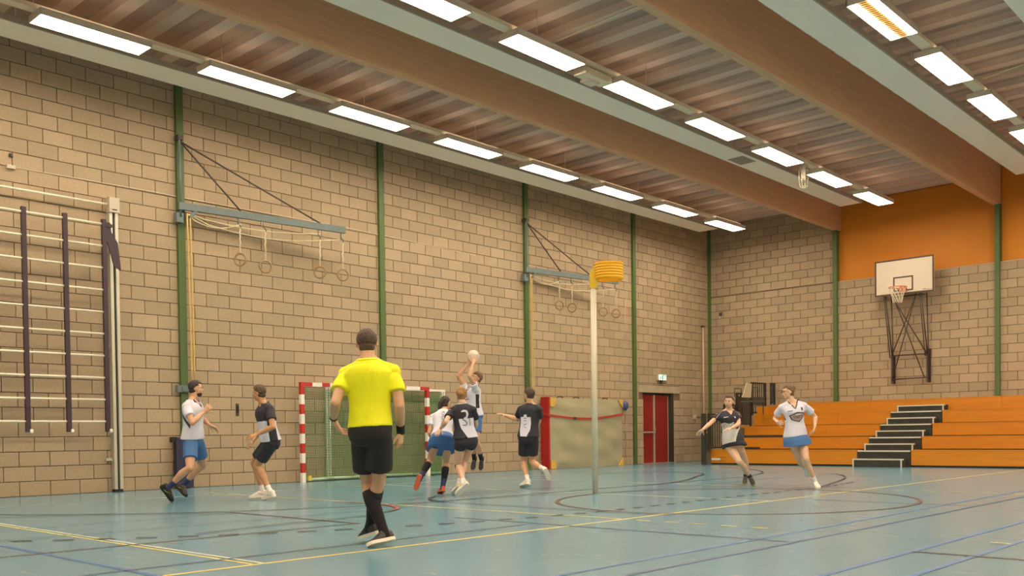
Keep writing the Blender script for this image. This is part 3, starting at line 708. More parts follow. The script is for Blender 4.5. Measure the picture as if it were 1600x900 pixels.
# ------------------------------------------------------------------ basketball board on its frame
bx = -.55
bk = thing('basketball_hoop', (bx, -6.5, 2.3), 'white basketball board with orange rim on a steel wall frame', 'hoop')
BY0, BY1, BZ0, BZ1 = -5.76, -7.39, 4.73, 5.73
MB().box((bx, BY0, BZ0), (bx+.03, BY1, BZ1)).build('backboard', M['board'], bk)
def frame_rect(y0, y1, z0, z1, w, x, name):
    mb = MB()
    mb.box((x, y0, z0), (x-.006, y0-w, z1)).box((x, y1+w, z0), (x-.006, y1, z1)).box((x, y0-w, z0), (x-.006, y1+w, z0+w)).box((x, y0-w, z1-w), (x-.006, y1+w, z1))
    mb.build(name, M['board_line'], bk)
frame_rect(BY0, BY1, BZ0, BZ1, .045, bx+.001, 'border_line'); frame_rect(-6.28, -6.83, 4.82, 5.23, .04, bx+.001, 'target_square')
bn = MB()
for i, (a, b) in enumerate(((-7.10, -7.12), (-7.14, -7.16), (-7.18, -7.34))): bn.box((bx-.002, a, 4.80), (bx, b, 4.83 if i < 2 else 4.808))
bn.build('maker_mark', M['print_dark'], bk)
rc = Vector((bx-.42, -6.555, 4.88)); ring = [rc+Vector((.225*math.cos(t*math.pi/16), .225*math.sin(t*math.pi/16), 0)) for t in range(32)]
MB().tube(ring, .012, 8, closed=True).build('rim', M['rim'], bk, True)
MB().bar(rc+Vector((.20, .09, 0)), (bx, -6.45, 4.86), .03, .03).bar(rc+Vector((.20, -.09, 0)), (bx, -6.66, 4.86), .03, .03).box((bx, -6.46, 4.80), (bx-.02, -6.66, 4.95)).build('rim_bracket', M['rim'], bk)
nt_ = MB()
for k in range(12):
    a0 = k*math.pi/6
    for s in (1, -1):
        nt_.tube([rc+Vector((r_*math.cos(a0+s*q*.26), r_*math.sin(a0+s*q*.26), -z)) for q, (r_, z) in enumerate(((.225, .0), (.19, .12), (.15, .24), (.125, .36), (.12, .42)))], .006, 4)
nt_.build('hoop_net', M['net_white'], bk)
sf = MB()
yl, yr = -6.08, -7.06
MB().box((-.13, yl+.03, 2.27), (-.03, yl-.03, 3.08)).box((-.03, yl+.05, 2.27), (0, yl-.05, 3.08)).build('wall_rail', M['dark_steel'], bk)
MB().box((-.13, yr+.03, 2.27), (-.03, yr-.03, 3.20)).box((-.03, yr+.05, 2.27), (0, yr-.05, 3.20)).build('wall_rail', M['dark_steel'], bk)
def strut(p, q, r=.018): thin('strut', [p, q], r, M['dark_steel'], bk, 8)
for y in (yl, yr):
    strut((-.12, y, 3.05), (bx+.05, y+(.05 if y == yl else .05), 4.85)); strut((-.12, y-.04, 2.35), (-.22, y-.02, 4.75), .016); strut((-.15, y+.05, 3.0), (bx+.05, y+.10, 4.95), .014)
strut((-.15, yl, 3.06), (-.15, yr, 3.06)); strut((-.15, yl, 2.38), (-.15, yr, 2.40)); strut((-.2, yl-.02, 4.72), (-.2, yr+.02, 4.72))
strut((-.16, yl, 3.06), (-.45, yr+.15, 4.8), .014); strut((-.16, yr, 3.06), (-.45, yl-.1, 4.75), .014)
strut((-.16, yl-.02, 2.40), (-.45, yr+.18, 4.75), .014); strut((-.16, yr+.08, 2.42), (-.45, yl-.16, 4.72), .014)
MB().box((bx+.03, yl, 4.8), (bx+.07, yr, 4.86)).box((bx+.03, yl, 5.3), (bx+.07, yr, 5.36)).build('board_carrier', M['steel_grey'], bk)

# ------------------------------------------------------------------ telescopic seating on the far wall
bl = thing('bleacher', (-1.8, -7.5, 0), 'orange telescopic seating of five tiers along the far wall', 'bleacher')
TX = [-3.60, -2.85, -2.10, -1.35, -.60]; TZ = [.41, .745, 1.08, 1.43, 1.77]; AISLE = (-6.50, -7.86)
yL = [-2.20, -2.25, -2.30, -2.35, -2.72]
for k in range(5):
    x, z = TX[k], TZ[k]; zb = .05 if k == 0 else TZ[k-1]+.035
    if k < 4:
        runs = [(yL[k], -5.0), (-5.005, AISLE[0]), (AISLE[1], -11.0), (-11.005, -13.6)]
    else: runs = [(yL[k], -5.6), (-5.605, -9.1), (-9.105, -13.6)]
    for y0, y1 in runs:
        MB().box((x, y0, zb), (x+.03, y1, z)).build('front_board', M['bleacher'], bl)
        MB().box((x-.008, y0, z-.004), (x+.30, y1, z+.018)).build('seat_board', M['bleacher'], bl)
    MB().box((x+.031, yL[k], z-.03), (x+.75, -13.6, z-.001)).build('deck', M['shaded_tread'], bl)
    MB().box((x+.02, yL[k]-.02, .0 if k == 0 else TZ[k-1]), (x+.06, -13.6, zb)).build('gap_shadow', M['black'], bl)  # black strip standing in for the shadow under each front board
MB().box((TX[3]-.002, yL[3], 1.06), (TX[3]+.02, -3.3, 1.12)).build('scuff_panel', M['step'], bl)
for k, y1 in ((1, -3.35), (2, -3.9)): MB().box((TX[k]-.012, yL[k], TZ[k-1]+.02), (TX[k]+.005, y1, TZ[k-1]+.085)).build('vent_slot', M['step'], bl)
MB().box((TX[0]-.003, -2.22, .13), (TX[0], -2.50, .19)).build('sticker', M['white_paint'], bl)
MB().box((TX[0]-.004, -2.40, .20), (TX[0], -2.68, .212)).box((TX[0]-.004, -2.40, .105), (TX[0], -2.68, .115)).build('slot', M['print_dark'], bl)
# aisle: dark carpeted steps with pale nosings, a half step before every tier
zz = 0
for k in range(5):
    x, z = TX[k], TZ[k]; zp = 0 if k == 0 else TZ[k-1]; zm = (zp+z)/2
    y0, y1 = AISLE[0]-.02, AISLE[1]+.02
    if k < 4:
        MB().box((x-.01, y0, zp), (x+.6, y1, z-.005)).build('aisle_riser', M['step'], bl)
        MB().box((x-.03, y0, z-.03), (x+.06, y1, z+.006)).build('aisle_nosing', M['nosing'], bl)
    hs = MB().box((x-.33, y0, zp), (x-.01, y1+.08, zm)).build('half_step', M['step'], bl)
    MB().box((x-.345, y0, zm-.025), (x-.26, y1+.06, zm+.008)).box((x-.342, y0, zp+.002), (x-.33, y0-.035, zm)).box((x-.342, y1+.115, zp+.002), (x-.33, y1+.08, zm)).build('step_edge', M['nosing'], hs)
# guard rails stepping up at the left end
def guard(x0, x1, z0, z1, lab, step=.115, panel=None):
    r = thing('guard_rail', (x0, -2.3, z0), lab, 'railing', 'dark guard rails at the end of the seating')
    y = -2.26 if z0 < 1.6 else -2.42
    MB().box((x0, y, z1-.04), (x1, y-.04, z1)).build('top_rail', M['rail'], r); MB().box((x0, y, z0+.05), (x1, y-.04, z0+.09)).build('bottom_rail', M['rail'], r)
    for xp in (x0, x1-.045): MB().box((xp, y+.005, z0), (xp+.045, y-.045, z1)).build('post', M['rail'], r)
    n = int((x1-x0)/step)
    for i in range(1, n):
        x = x0+(x1-x0)*i/n
        MB().box((x-.012, y-.01, z0+.08), (x+.012, y-.03, z1-.03)).build('bar', M['rail'], r)
    if panel: MB().box((x0, y-.012, panel[0]), (x1, y-.022, panel[1])).build('mesh_panel', M['rail_mesh'], r)
    return r
guard(-3.86, -3.01, .42, 1.47, 'lowest dark guard rail at the left end of the orange seating')
guard(-2.99, -2.31, .76, 1.75, 'second dark guard rail, half hidden behind the player in dark jersey')
guard(-2.28, -1.40, 1.10, 2.10, 'third dark guard rail with a mesh panel, below the cream chair', panel=(1.2, 2.0))
guard(-1.37, -.46, 1.45, 2.45, 'tall dark guard rail beside the cream chair at the seating top', panel=(1.75, 2.0))
guard(-.44, -.17, 1.77, 2.45, 'narrow dark guard rail at the wall end of the seating')
MB().box((-4.02, -2.14, 0), (-3.90, -2.24, 1.47)).build('end_post', M['rail'], bl); MB().box((-3.9, -2.14, 0), (-3.6, -2.2, .9)).build('end_panel', M['rail_mesh'], bl)
MB().box((TX[3]+.02, -2.45, 1.43), (TX[4]+.1, -2.80, 1.70)).build('end_box', M['bleacher'], bl)
MB().box((-2.5, -2.45, 0), (-.1, -2.40, 1.05)).build('end_curtain', M['rail_mesh'], bl)
ch = thing('folding_chair', (-2.1, -2.7, 1.45), 'cream plastic chair back tilted behind the dark guard rails', 'chair')
bp_ = [(-2.56, 1.95), (-2.05, 1.95), (-2.0, 2.36), (-2.28, 2.38)]
MB().prism([(x, -2.62, z) for x, z in bp_], (0, -.03, 0)).build('backrest', M['cream'], ch)
fm = MB()
for x0, x1, z0, z1 in ((-2.93, -2.55, 1.95, 2.20), (-2.02, -1.55, 1.95, 2.26)):
    fm.tube([(x0, -2.6, z0), (x0, -2.6, z1), (x1, -2.6, z1), (x1, -2.6, z0)], .014, 6)
fm.build('arm_frame', M['rail'], ch, True)
MB().box((-2.6, -2.60, 1.80), (-1.9, -3.0, 1.84)).build('seat', M['rail_mesh'], ch)
lg = MB()
for x in (-2.55, -1.95):
    for y in (-2.62, -2.98): lg.tube([(x, y, 1.95 if y > -2.7 else 1.82), (x, y, 1.43)], .014, 6)
lg.build('leg_frame', M['rail'], ch, True)

# ------------------------------------------------------------------ korfball post
kp = thing('korfball_post', (-16.05, -7.67, 0), 'tall pale korfball pole carrying a yellow basket', 'post')
thin('pole', [(-16.05, -7.67, 0.0), (-16.05, -7.67, 3.2)], .044, M['pole'], kp, 16)
kc = Vector((-15.885, -7.84, 0)); prof = []
R = .215
for k in range(6):
    z = 3.255+k*.041; prof += [(R-.004, z), (R+.012, z+.010), (R+.014, z+.022), (R-.004, z+.034)]
prof = [(R-.02, 3.245), (R, 3.25)]+prof+[(R+.012, 3.50), (R-.012, 3.503)]+[(R-.022, 3.49), (R-.022, 3.26), (R-.02, 3.245)]
MB().lathe(prof, (kc.x, kc.y, 0), 40, cap=False).build('basket', M['korf'], kp, True)
dk = (Vector((kc.x, kc.y, 0))-Vector((-16.05, -7.67, 0))).normalized(); pn = Vector((-16.05, -7.67, 0))
pr = MB(); side = Vector((-dk.y, dk.x, 0))
poly = [pn-dk*.055+Vector((0, 0, 3.12)), pn+dk*.055+Vector((0, 0, 3.12)), pn+dk*.06+Vector((0, 0, 3.22)), pn+dk*.10+Vector((0, 0, 3.26)), pn+dk*.05+Vector((0, 0, 3.46)), pn-dk*.0+Vector((0, 0, 3.44)), pn-dk*.055+Vector((0, 0, 3.34))]
pr.prism([p-side*.05 for p in poly], side*.10); pr.build('basket_arm', M['korf_arm'], kp)
# ------------------------------------------------------------------ people
POSES = {
 'P1': {'H': 1.84, 'sex': 'm', 'J': {'Hd': (-20.428, -3.715, 1.65), 'N': (-20.47, -3.69, 1.464), 'RS': (-20.638, -3.802, 1.389), 'LS': (-20.317, -3.548, 1.42), 'RE': (-20.649, -3.99, 1.14), 'LE': (-20.15, -3.386, 1.212), 'RW': (-20.435, -3.931, 1.295), 'LW': (-20.195, -3.636, 1.12), 'RH': (-20.373, -3.956, 1.362), 'LH': (-20.126, -3.677, 1.073), 'P': (-20.455, -3.652, 0.908), 'RHi': (-20.528, -3.708, 0.872), 'LHi': (-20.376, -3.6, 0.885), 'RK': (-20.649, -3.9, 0.491), 'LK': (-20.189, -3.443, 0.514), 'RA': (-20.817, -3.583, 0.215), 'LA': (-20.38, -3.169, 0.215), 'RT': (-20.742, -3.554, 0.019), 'LT': (-20.404, -3.314, 0.062)}},
 'P2': {'H': 1.8, 'sex': 'm', 'J': {'Hd': (-19.852, -4.463, 1.562), 'N': (-19.8, -4.504, 1.387), 'RS': (-19.732, -4.314, 1.33), 'LS': (-19.83, -4.703, 1.322), 'RE': (-19.599, -4.172, 1.096), 'LE': (-19.872, -4.847, 1.06), 'RW': (-19.761, -4.184, 0.885), 'LW': (-19.988, -4.631, 0.954), 'RH': (-19.823, -4.181, 0.82), 'LH': (-20.062, -4.574, 0.928), 'P': (-19.715, -4.523, 0.847), 'RHi': (-19.683, -4.436, 0.825), 'LHi': (-19.75, -4.608, 0.819), 'RK': (-19.743, -4.117, 0.532), 'LK': (-19.825, -4.322, 0.499), 'RA': (-19.665, -4.213, 0.113), 'LA': (-19.739, -4.537, 0.122), 'RT': (-19.829, -4.118, 0.027), 'LT': (-19.755, -4.365, 0.011)}},
 'P3': {'H': 1.84, 'sex': 'm', 'J': {'Hd': (-22.492, -10.322, 1.672), 'N': (-22.532, -10.377, 1.498), 'RS': (-22.376, -10.516, 1.438), 'LS': (-22.615, -10.188, 1.425), 'RE': (-22.399, -10.613, 1.144), 'LE': (-22.784, -10.272, 1.176), 'RW': (-22.282, -10.484, 0.937), 'LW': (-22.657, -10.07, 1.048), 'RH': (-22.282, -10.473, 0.844), 'LH': (-22.602, -10.064, 0.974), 'P': (-22.527, -10.401, 0.944), 'RHi': (-22.513, -10.496, 0.917), 'LHi': (-22.536, -10.309, 0.91), 'RK': (-22.398, -10.333, 0.52), 'LK': (-22.401, -10.182, 0.505), 'RA': (-22.322, -10.108, 0.14), 'LA': (-22.396, -10.388, 0.104), 'RT': (-22.295, -9.935, 0.024), 'LT': (-22.588, -10.407, 0.02)}},
 'P4': {'H': 1.68, 'sex': 'f', 'J': {'Hd': (-17.102, -5.487, 1.44), 'N': (-17.184, -5.522, 1.296), 'RS': (-17.089, -5.666, 1.233), 'LS': (-17.297, -5.395, 1.221), 'RE': (-16.97, -5.577, 0.992), 'LE': (-17.422, -5.451, 0.968), 'RW': (-16.892, -5.4, 0.84), 'LW': (-17.263, -5.362, 0.804), 'RH': (-16.874, -5.319, 0.832), 'LH': (-17.186, -5.338, 0.784), 'P': (-17.366, -5.679, 0.847), 'RHi': (-17.286, -5.717, 0.812), 'LHi': (-17.444, -5.629, 0.838), 'RK': (-17.129, -5.512, 0.494), 'LK': (-17.355, -5.379, 0.529), 'RA': (-17.259, -5.568, 0.109), 'LA': (-17.657, -5.475, 0.265), 'RT': (-17.201, -5.412, 0.013), 'LT': (-17.725, -5.443, 0.076)}},
 'P5': {'H': 1.74, 'sex': 'f', 'J': {'Hd': (-17.417, -6.181, 1.534), 'N': (-17.451, -6.223, 1.365), 'RS': (-17.367, -6.384, 1.303), 'LS': (-17.52, -6.062, 1.292), 'RE': (-17.207, -6.278, 1.077), 'LE': (-17.73, -6.164, 1.113), 'RW': (-17.088, -6.073, 0.98), 'LW': (-17.643, -5.944, 1.014), 'RH': (-17.076, -5.989, 0.961), 'LH': (-17.713, -5.96, 0.964), 'P': (-17.407, -6.247, 0.838), 'RHi': (-17.326, -6.305, 0.825), 'LHi': (-17.502, -6.235, 0.812), 'RK': (-17.236, -6.033, 0.512), 'LK': (-17.38, -6.05, 0.454), 'RA': (-17.461, -6.142, 0.167), 'LA': (-17.548, -6.34, 0.19), 'RT': (-17.465, -6.005, 0.021), 'LT': (-17.633, -6.256, 0.02)}},
 'P6': {'H': 1.76, 'sex': 'm', 'J': {'Hd': (-15.337, -4.429, 1.957), 'N': (-15.389, -4.366, 1.796), 'RS': (-15.356, -4.172, 1.748), 'LS': (-15.469, -4.548, 1.754), 'RE': (-15.506, -4.128, 2.004), 'LE': (-15.671, -4.587, 1.967), 'RW': (-15.4, -4.267, 2.198), 'LW': (-15.549, -4.552, 2.195), 'RH': (-15.366, -4.315, 2.265), 'LH': (-15.501, -4.538, 2.268), 'P': (-15.364, -4.386, 1.274), 'RHi': (-15.327, -4.305, 1.235), 'LHi': (-15.393, -4.47, 1.236), 'RK': (-15.434, -4.378, 0.826), 'LK': (-15.463, -4.522, 0.816), 'RA': (-15.221, -4.221, 0.487), 'LA': (-15.216, -4.4, 0.485), 'RT': (-15.267, -4.218, 0.288), 'LT': (-15.245, -4.41, 0.282)}},
 'P7': {'H': 1.8, 'sex': 'm', 'J': {'Hd': (-15.25, -5.615, 1.603), 'N': (-15.236, -5.627, 1.411), 'RS': (-15.228, -5.826, 1.345), 'LS': (-15.264, -5.426, 1.356), 'RE': (-15.066, -5.676, 1.132), 'LE': (-15.122, -5.226, 1.177), 'RW': (-14.974, -5.444, 1.045), 'LW': (-15.224, -4.999, 1.26), 'RH': (-14.977, -5.355, 1.057), 'LH': (-15.312, -4.991, 1.279), 'P': (-15.27, -5.612, 0.866), 'RHi': (-15.251, -5.701, 0.834), 'LHi': (-15.275, -5.52, 0.836), 'RK': (-15.13, -5.557, 0.44), 'LK': (-15.161, -5.404, 0.429), 'RA': (-15.278, -5.953, 0.315), 'LA': (-15.358, -5.655, 0.127), 'RT': (-15.155, -5.972, 0.149), 'LT': (-15.335, -5.48, 0.018)}},
 'P8': {'H': 1.7, 'sex': 'f', 'J': {'Hd': (-13.303, -8.385, 1.438), 'N': (-13.259, -8.353, 1.273), 'RS': (-13.382, -8.23, 1.21), 'LS': (-13.104, -8.438, 1.218), 'RE': (-13.633, -8.222, 1.073), 'LE': (-13.308, -8.565, 1.058), 'RW': (-13.854, -8.203, 0.963), 'LW': (-13.547, -8.568, 0.983), 'RH': (-13.827, -8.134, 0.918), 'LH': (-13.607, -8.51, 0.964), 'P': (-13.295, -8.437, 0.772), 'RHi': (-13.279, -8.352, 0.73), 'LHi': (-13.309, -8.531, 0.758), 'RK': (-13.387, -8.615, 0.431), 'LK': (-13.015, -8.507, 0.472), 'RA': (-13.061, -8.624, 0.172), 'LA': (-12.758, -8.384, 0.171), 'RT': (-13.117, -8.736, 0.022), 'LT': (-12.878, -8.425, 0.021)}},
 'P9': {'H': 1.72, 'sex': 'f', 'J': {'Hd': (-13.5, -9.548, 1.539), 'N': (-13.468, -9.607, 1.368), 'RS': (-13.572, -9.47, 1.301), 'LS': (-13.347, -9.745, 1.326), 'RE': (-13.432, -9.288, 1.123), 'LE': (-13.137, -9.83, 1.141), 'RW': (-13.627, -9.434, 1.053), 'LW': (-13.319, -9.906, 0.984), 'RH': (-13.686, -9.496, 1.051), 'LH': (-13.365, -9.905, 0.911), 'P': (-13.423, -9.64, 0.852), 'RHi': (-13.502, -9.606, 0.805), 'LHi': (-13.332, -9.677, 0.837), 'RK': (-13.268, -9.622, 0.461), 'LK': (-13.472, -9.831, 0.478), 'RA': (-12.883, -9.544, 0.311), 'LA': (-13.24, -9.86, 0.125), 'RT': (-12.759, -9.507, 0.164), 'LT': (-13.356, -9.98, 0.02)}},
}

LIFT = {'P1': .006, 'P2': .014, 'P3': .010, 'P5': .007, 'P7': .011, 'P9': .003, 'P8': -.003}    # soles on the floor
def remesh(mb, voxel, iters=3, fac=.5):
    me = mb.mesh('tmp', []); ob = bpy.data.objects.new('tmp', me); COL.objects.link(ob)
    r = ob.modifiers.new('r', 'REMESH'); r.mode = 'VOXEL'; r.voxel_size = voxel; r.use_smooth_shade = True
    if iters:
        s = ob.modifiers.new('s', 'SMOOTH'); s.factor = fac; s.iterations = iters
    dg = bpy.context.evaluated_depsgraph_get(); dg.update()
    out = bpy.data.meshes.new_from_object(ob.evaluated_get(dg))
    bpy.data.objects.remove(ob); bpy.data.meshes.remove(me)
    return out
def mesh_obj(name, me, mats, parent, origin=None):
    org = wloc(parent) if parent is not None else Vector(origin)
    me.transform(Matrix.Translation(-org)); me.name = name
    me.materials.clear()
    for m in (mats if isinstance(mats, (list, tuple)) else [mats]): me.materials.append(m)
    me.polygons.foreach_set('use_smooth', [True]*len(me.polygons)); me.update()
    o = bpy.data.objects.new(name, me); COL.objects.link(o)
    if parent is not None: o.parent = parent
    else: o.location = org
    return o
def smoothstep(a, b, x):
    t = max(0, min(1, (x-a)/(b-a))); return t*t*(3-2*t)

class Person:
    def __init__(s, key, label, face, skin, group=None, palms={}, curl={}, spread=1.0):
        P = POSES[key]; s.H = H = P['H']; s.fem = P['sex'] == 'f'; s.J = {k: Vector(v)+Vector((0, 0, LIFT.get(key, 0))) for k, v in P['J'].items()}
        J = s.J; s.skin = skin
        s.up = (J['N']-J['P']).normalized(); s.latS = (J['LS']-J['RS']).normalized(); s.latH = (J['LHi']-J['RHi']).normalized()
        s.face = Vector(face).normalized()
        s.origin = Vector((J['P'].x, J['P'].y, max(0, min(J['LT'].z, J['RT'].z)-.015)))
        s.palms, s.curl, s.spread = palms, curl, spread
        s.vox = .0052 if key == 'P3' else .0062
        s.body = s.make_body()
        tag(s.body, label, 'person', group)
    # torso frame at height t (0 hips, 1 neck base)
    def frame(s, t):
        lat = (s.latH*(1-max(0, min(1, t)))+s.latS*max(0, min(1, t))); lat = (lat-s.up*lat.dot(s.up)).normalized()
        return s.J['P']+(s.J['N']-s.J['P'])*t, lat, lat.cross(s.up)
    PROF_M = [(-.20, .055, .045, -.004), (-.12, .092, .062, -.006), (0, .097, .067, -.008), (.18, .090, .062, -.002), (.38, .083, .056, 0), (.58, .090, .060, .002), (.76, .099, .066, .003), (.88, .098, .060, -.002), (.96, .070, .045, -.006), (1.02, .040, .036, -.004)]
    PROF_F = [(-.20, .058, .050, -.006), (-.12, .098, .068, -.010), (0, .101, .070, -.010), (.18, .089, .060, -.003), (.38, .073, .052, 0), (.56, .078, .056, .004), (.74, .086, .067, .010), (.87, .085, .055, .0), (.96, .060, .040, -.005), (1.02, .034, .032, -.004)]
    def prof(s, t):
        p = s.PROF_F if s.fem else s.PROF_M
        for a, b in zip(p, p[1:]):
            if t <= b[0]: break
        k = (t-a[0])/(b[0]-a[0]); k = max(0, min(1, k))
        return [a[i]*(1-k)+b[i]*k for i in (1, 2, 3)]
    def torso(s, mb, t0, t1, grow=0, n=14, flare=0, power=2.3):
        secs = []
        for i in range(n+1):
            t = t0+(t1-t0)*i/n; c, lat, fr = s.frame(t); w, d, o = s.prof(t); g = grow+flare*(1-i/n)**2
            secs.append((c+fr*o*s.H, lat*(w*s.H+g), fr*(d*s.H+g)))
        mb.loft(secs, 28, power=power)
    def limb(s, mb, pts, n=14):
        """pts: (pos, radius); rounded by balls at the joints"""
        mb.tube([p for p, r in pts], [r for p, r in pts], n)
    def joint(s, mb, p, r): mb.ball(p, ((r,0,0), (0,r,0), (0,0,r)), 12, 8)
    def headframe(s):
        J = s.J; u = ((J['Hd']-J['N']).normalized()*.45+Vector((0,0,1))*.55+s.face*.0).normalized()
        f = (s.face-u*s.face.dot(u)).normalized(); l = u.cross(f)
        return J['Hd']-u*.001*s.H, l, f, u, .0625*s.H
    def HP(s, x, y, z):
        c, l, f, u, h = s.hf; return c+(l*x+f*y+u*z)*h
    def hball(s, mb, c, r, n=16, m=12, fn=None):
        _, l, f, u, h = s.hf; mb.ball(s.HP(*c), (l*h*r[0], f*h*r[1], u*h*r[2]), n, m, fn=fn)
    def make_body(s):
        J, H = s.J, s.H; mb = MB(); k = .88 if s.fem else 1.0; s.hf = s.headframe()
        s.torso(mb, -.20, 1.02)
        _, lat, fr = s.frame(.9)
        mid = lerp(J['RS'], J['LS'], .5)
        s.limb(mb, [(J['RS']-s.up*.006*H, .027*H*k), (mid-s.up*.012*H, .036*H*k), (J['LS']-s.up*.006*H, .027*H*k)])
        nk = lerp(J['N'], J['Hd'], .35)
        for S in ('RS', 'LS'):
            s.limb(mb, [(nk, .022*H*k), (lerp(nk, J[S], .5)-s.up*.008*H, .024*H*k), (J[S]-s.up*.004*H, .0265*H*k)])
        c, l, f, u, h = s.hf
        s.limb(mb, [(J['N']-s.up*.03*H, .040*H*k), (J['N'], .034*H*k), (s.HP(0, -.12, -.55), .0325*H*k), (s.HP(0, -.1, 0), .030*H*k)])
        # head
        s.hball(mb, (0, -.12, .20), (.68, .80, .79), 20, 14)
        s.hball(mb, (0, .16, -.26), (.56, .60, .72), 20, 14)
        s.hball(mb, (0, .40, -.76), (.28, .27, .21)); s.hball(mb, (0, .70, -.48), (.22, .12, .14))
        s.hball(mb, (0, .80, -.20), (.12, .20, .13)); s.limb(mb, [(s.HP(0, .66, .14), .07*h), (s.HP(0, .86, -.16), .10*h)], 8)
        for x in (-1, 1):
            s.hball(mb, (x*.27, .62, .18), (.19, .13, .07)); s.hball(mb, (x*.70, -.06, -.08), (.07, .18, .27)); s.hball(mb, (x*.36, .50, -.22), (.17, .17, .14))
        for sd in 'RL':
            A, B, C = J[sd+'S'], J[sd+'E'], J[sd+'W']
            s.joint(mb, A-s.up*.002*H, .030*H*k)
            s.limb(mb, [(A, .0295*H*k), (lerp(A, B, .35), .0285*H*k), (lerp(A, B, .75), .0245*H*k), (B, .0225*H*k)])
            s.joint(mb, B, .0228*H*k)
            s.limb(mb, [(B, .022*H*k), (lerp(B, C, .25), .0240*H*k), (lerp(B, C, .6), .0195*H*k), (lerp(B, C, .95), .0145*H*k), (C, .0145*H*k)])
            s.hand(mb, sd)
            A, B, C = J[sd+'Hi'], J[sd+'K'], J[sd+'A']
            A = A-s.up*.0*H
            kd = (B-A).normalized(); sh = (C-B).normalized()
            back = -(kd-sh); back = back.normalized() if back.length > .15 else (-s.frame(0)[2])
            back = -back if back.dot(s.frame(0)[2]) > 0 and (kd-sh).length <= .15 else back
            s.joint(mb, A, .047*H)
            s.limb(mb, [(A, .047*H), (lerp(A, B, .3), .0465*H), (lerp(A, B, .7), .038*H), (lerp(A, B, .93), .031*H), (B, .0295*H)])
            s.joint(mb, B, .0295*H)
            hk = s.calf(B, C)
            s.limb(mb, [(B, .029*H), (lerp(B, C, .18)+hk*.006*H, .0300*H), (lerp(B, C, .36)+hk*.009*H, .0320*H), (lerp(B, C, .6)+hk*.004*H, .0255*H), (lerp(B, C, .88), .0185*H), (C, .019*H)])
            T = J[sd+'T']; s.limb(mb, [(C, .0165*H), (lerp(C, T, .3), .007*H), (lerp(C, T, .8), .004*H)], 10)
        me = remesh(mb, s.vox, 3)
        return mesh_obj('person', me, s.skin, None, s.origin)
    def calf(s, B, C):
        d = (C-B).normalized(); fr = s.frame(0)[2]; b = -(fr-d*fr.dot(d)); return b.normalized() if b.length > .1 else Vector((0,0,0))
    def hand(s, mb, sd):
        J, H = s.J, s.H; W, Hc = J[sd+'W'], J[sd+'H']; d = (Hc-W).normalized()
        n = s.palms.get(sd)
        if n is None: n = (lerp(J['P'], J['N'], .5)-W)
        n = Vector(n); n = (n-d*n.dot(d)).normalized()
        # thumb side: d x n for the right hand, mirrored for the left
        t = d.cross(n)*(1 if sd == 'L' else -1)
        t = -t if s.palms.get(sd+'flip') else t
        k = .92 if s.fem else 1.0; q = H*k
        mb.loft([(W, t*.015*q, n*.0115*q), (W+d*.018*q, t*.019*q, n*.012*q), (W+d*.04*q, t*.0235*q, n*.011*q), (W+d*.056*q, t*.0235*q, n*.009*q)], 14, power=2.6)
        curl = s.curl.get(sd, .35)
        for i, L in enumerate((.041, .046, .043, .034)):
            off = (1.5-i)*.0132*q*s.spread; p = W+d*.053*q+t*off; dd = (d+t*(1.5-i)*.09*s.spread).normalized(); pts = [(p-d*.01*q, .0056*q)]
            for seg, fl in enumerate((.42, .33, .25)):
                a = curl*(.6+.4*seg); ax = dd.cross(n)
                dd = (dd*math.cos(a)+n*math.sin(a)).normalized(); n2 = n
                p = p+dd*L*fl*q*1.08; pts.append((p, (.0053-.0006*seg)*q))
            s.limb(mb, pts, 8); s.joint(mb, pts[-1][0], pts[-1][1])
        p = W+d*.014*q+t*.014*q; dd = (d*.62+t*.72+n*.25).normalized(); pts = [(p, .0085*q)]
        for L in (.028, .026):
            p = p+dd*L*q; pts.append((p, .0062*q)); dd = (dd+d*.45+n*.25*curl).normalized()
        s.limb(mb, pts, 8); s.joint(mb, pts[-1][0], .0058*q)
    # ---- clothing
    def part(s, name, mb, mats, vox=.007, it=3): return mesh_obj(name, remesh(mb, vox, it), mats, s.body)
    def shirt(s, mats, hem=.02, sleeve=.62, loose=.018, zones=None, name='shirt', flare=.012):
        J, H = s.J, s.H; mb = MB(); k = .92 if s.fem else 1.0
        s.torso(mb, hem, .97, loose, 16, flare)
        mid = lerp(J['RS'], J['LS'], .5); nk = lerp(J['N'], J['Hd'], .16)
        s.limb(mb, [(J['RS']-s.up*.010*H, .034*H*k), (mid-s.up*.020*H, .044*H*k), (J['LS']-s.up*.010*H, .034*H*k)])
        for sd in 'RL':
            A, B = J[sd+'S'], J[sd+'E']
            s.limb(mb, [(lerp(nk, J[sd+'S'], .10), .0275*H*k), (lerp(nk, A, .5)-s.up*.008*H, .0325*H*k), (A-s.up*.004*H, .0335*H*k)])
            s.joint(mb, A-s.up*.004*H, .0345*H*k)
            pit = lerp(A, s.frame(.72)[0], .28)
            s.limb(mb, [(lerp(A, s.frame(.6)[0], .35), .036*H*k), (lerp(A, B, .25), .0365*H*k), (lerp(A, B, sleeve*.7), .0385*H*k), (lerp(A, B, sleeve), .0405*H*k)])
        c_, lat_, fr_ = s.frame(.955); mb.ball(c_-fr_*.010*H, (lat_*.066*H*k, fr_*.046*H*k, s.up*.040*H), 18, 12)
        me = remesh(mb, .0065, 14)
        o = mesh_obj(name, me, mats, s.body)
        if zones: s.paint(o, zones)
        s.shirt_o = o; return o
    def coords(s, p):
        """torso coordinates of a world point: t along the spine, lateral and front offsets in metres, arm distance"""
        P, N = s.J['P'], s.J['N']; t = (p-P).dot(s.up)/(N-P).length; c, lat, fr = s.frame(t)
        return t, (p-c).dot(lat), (p-c).dot(fr)
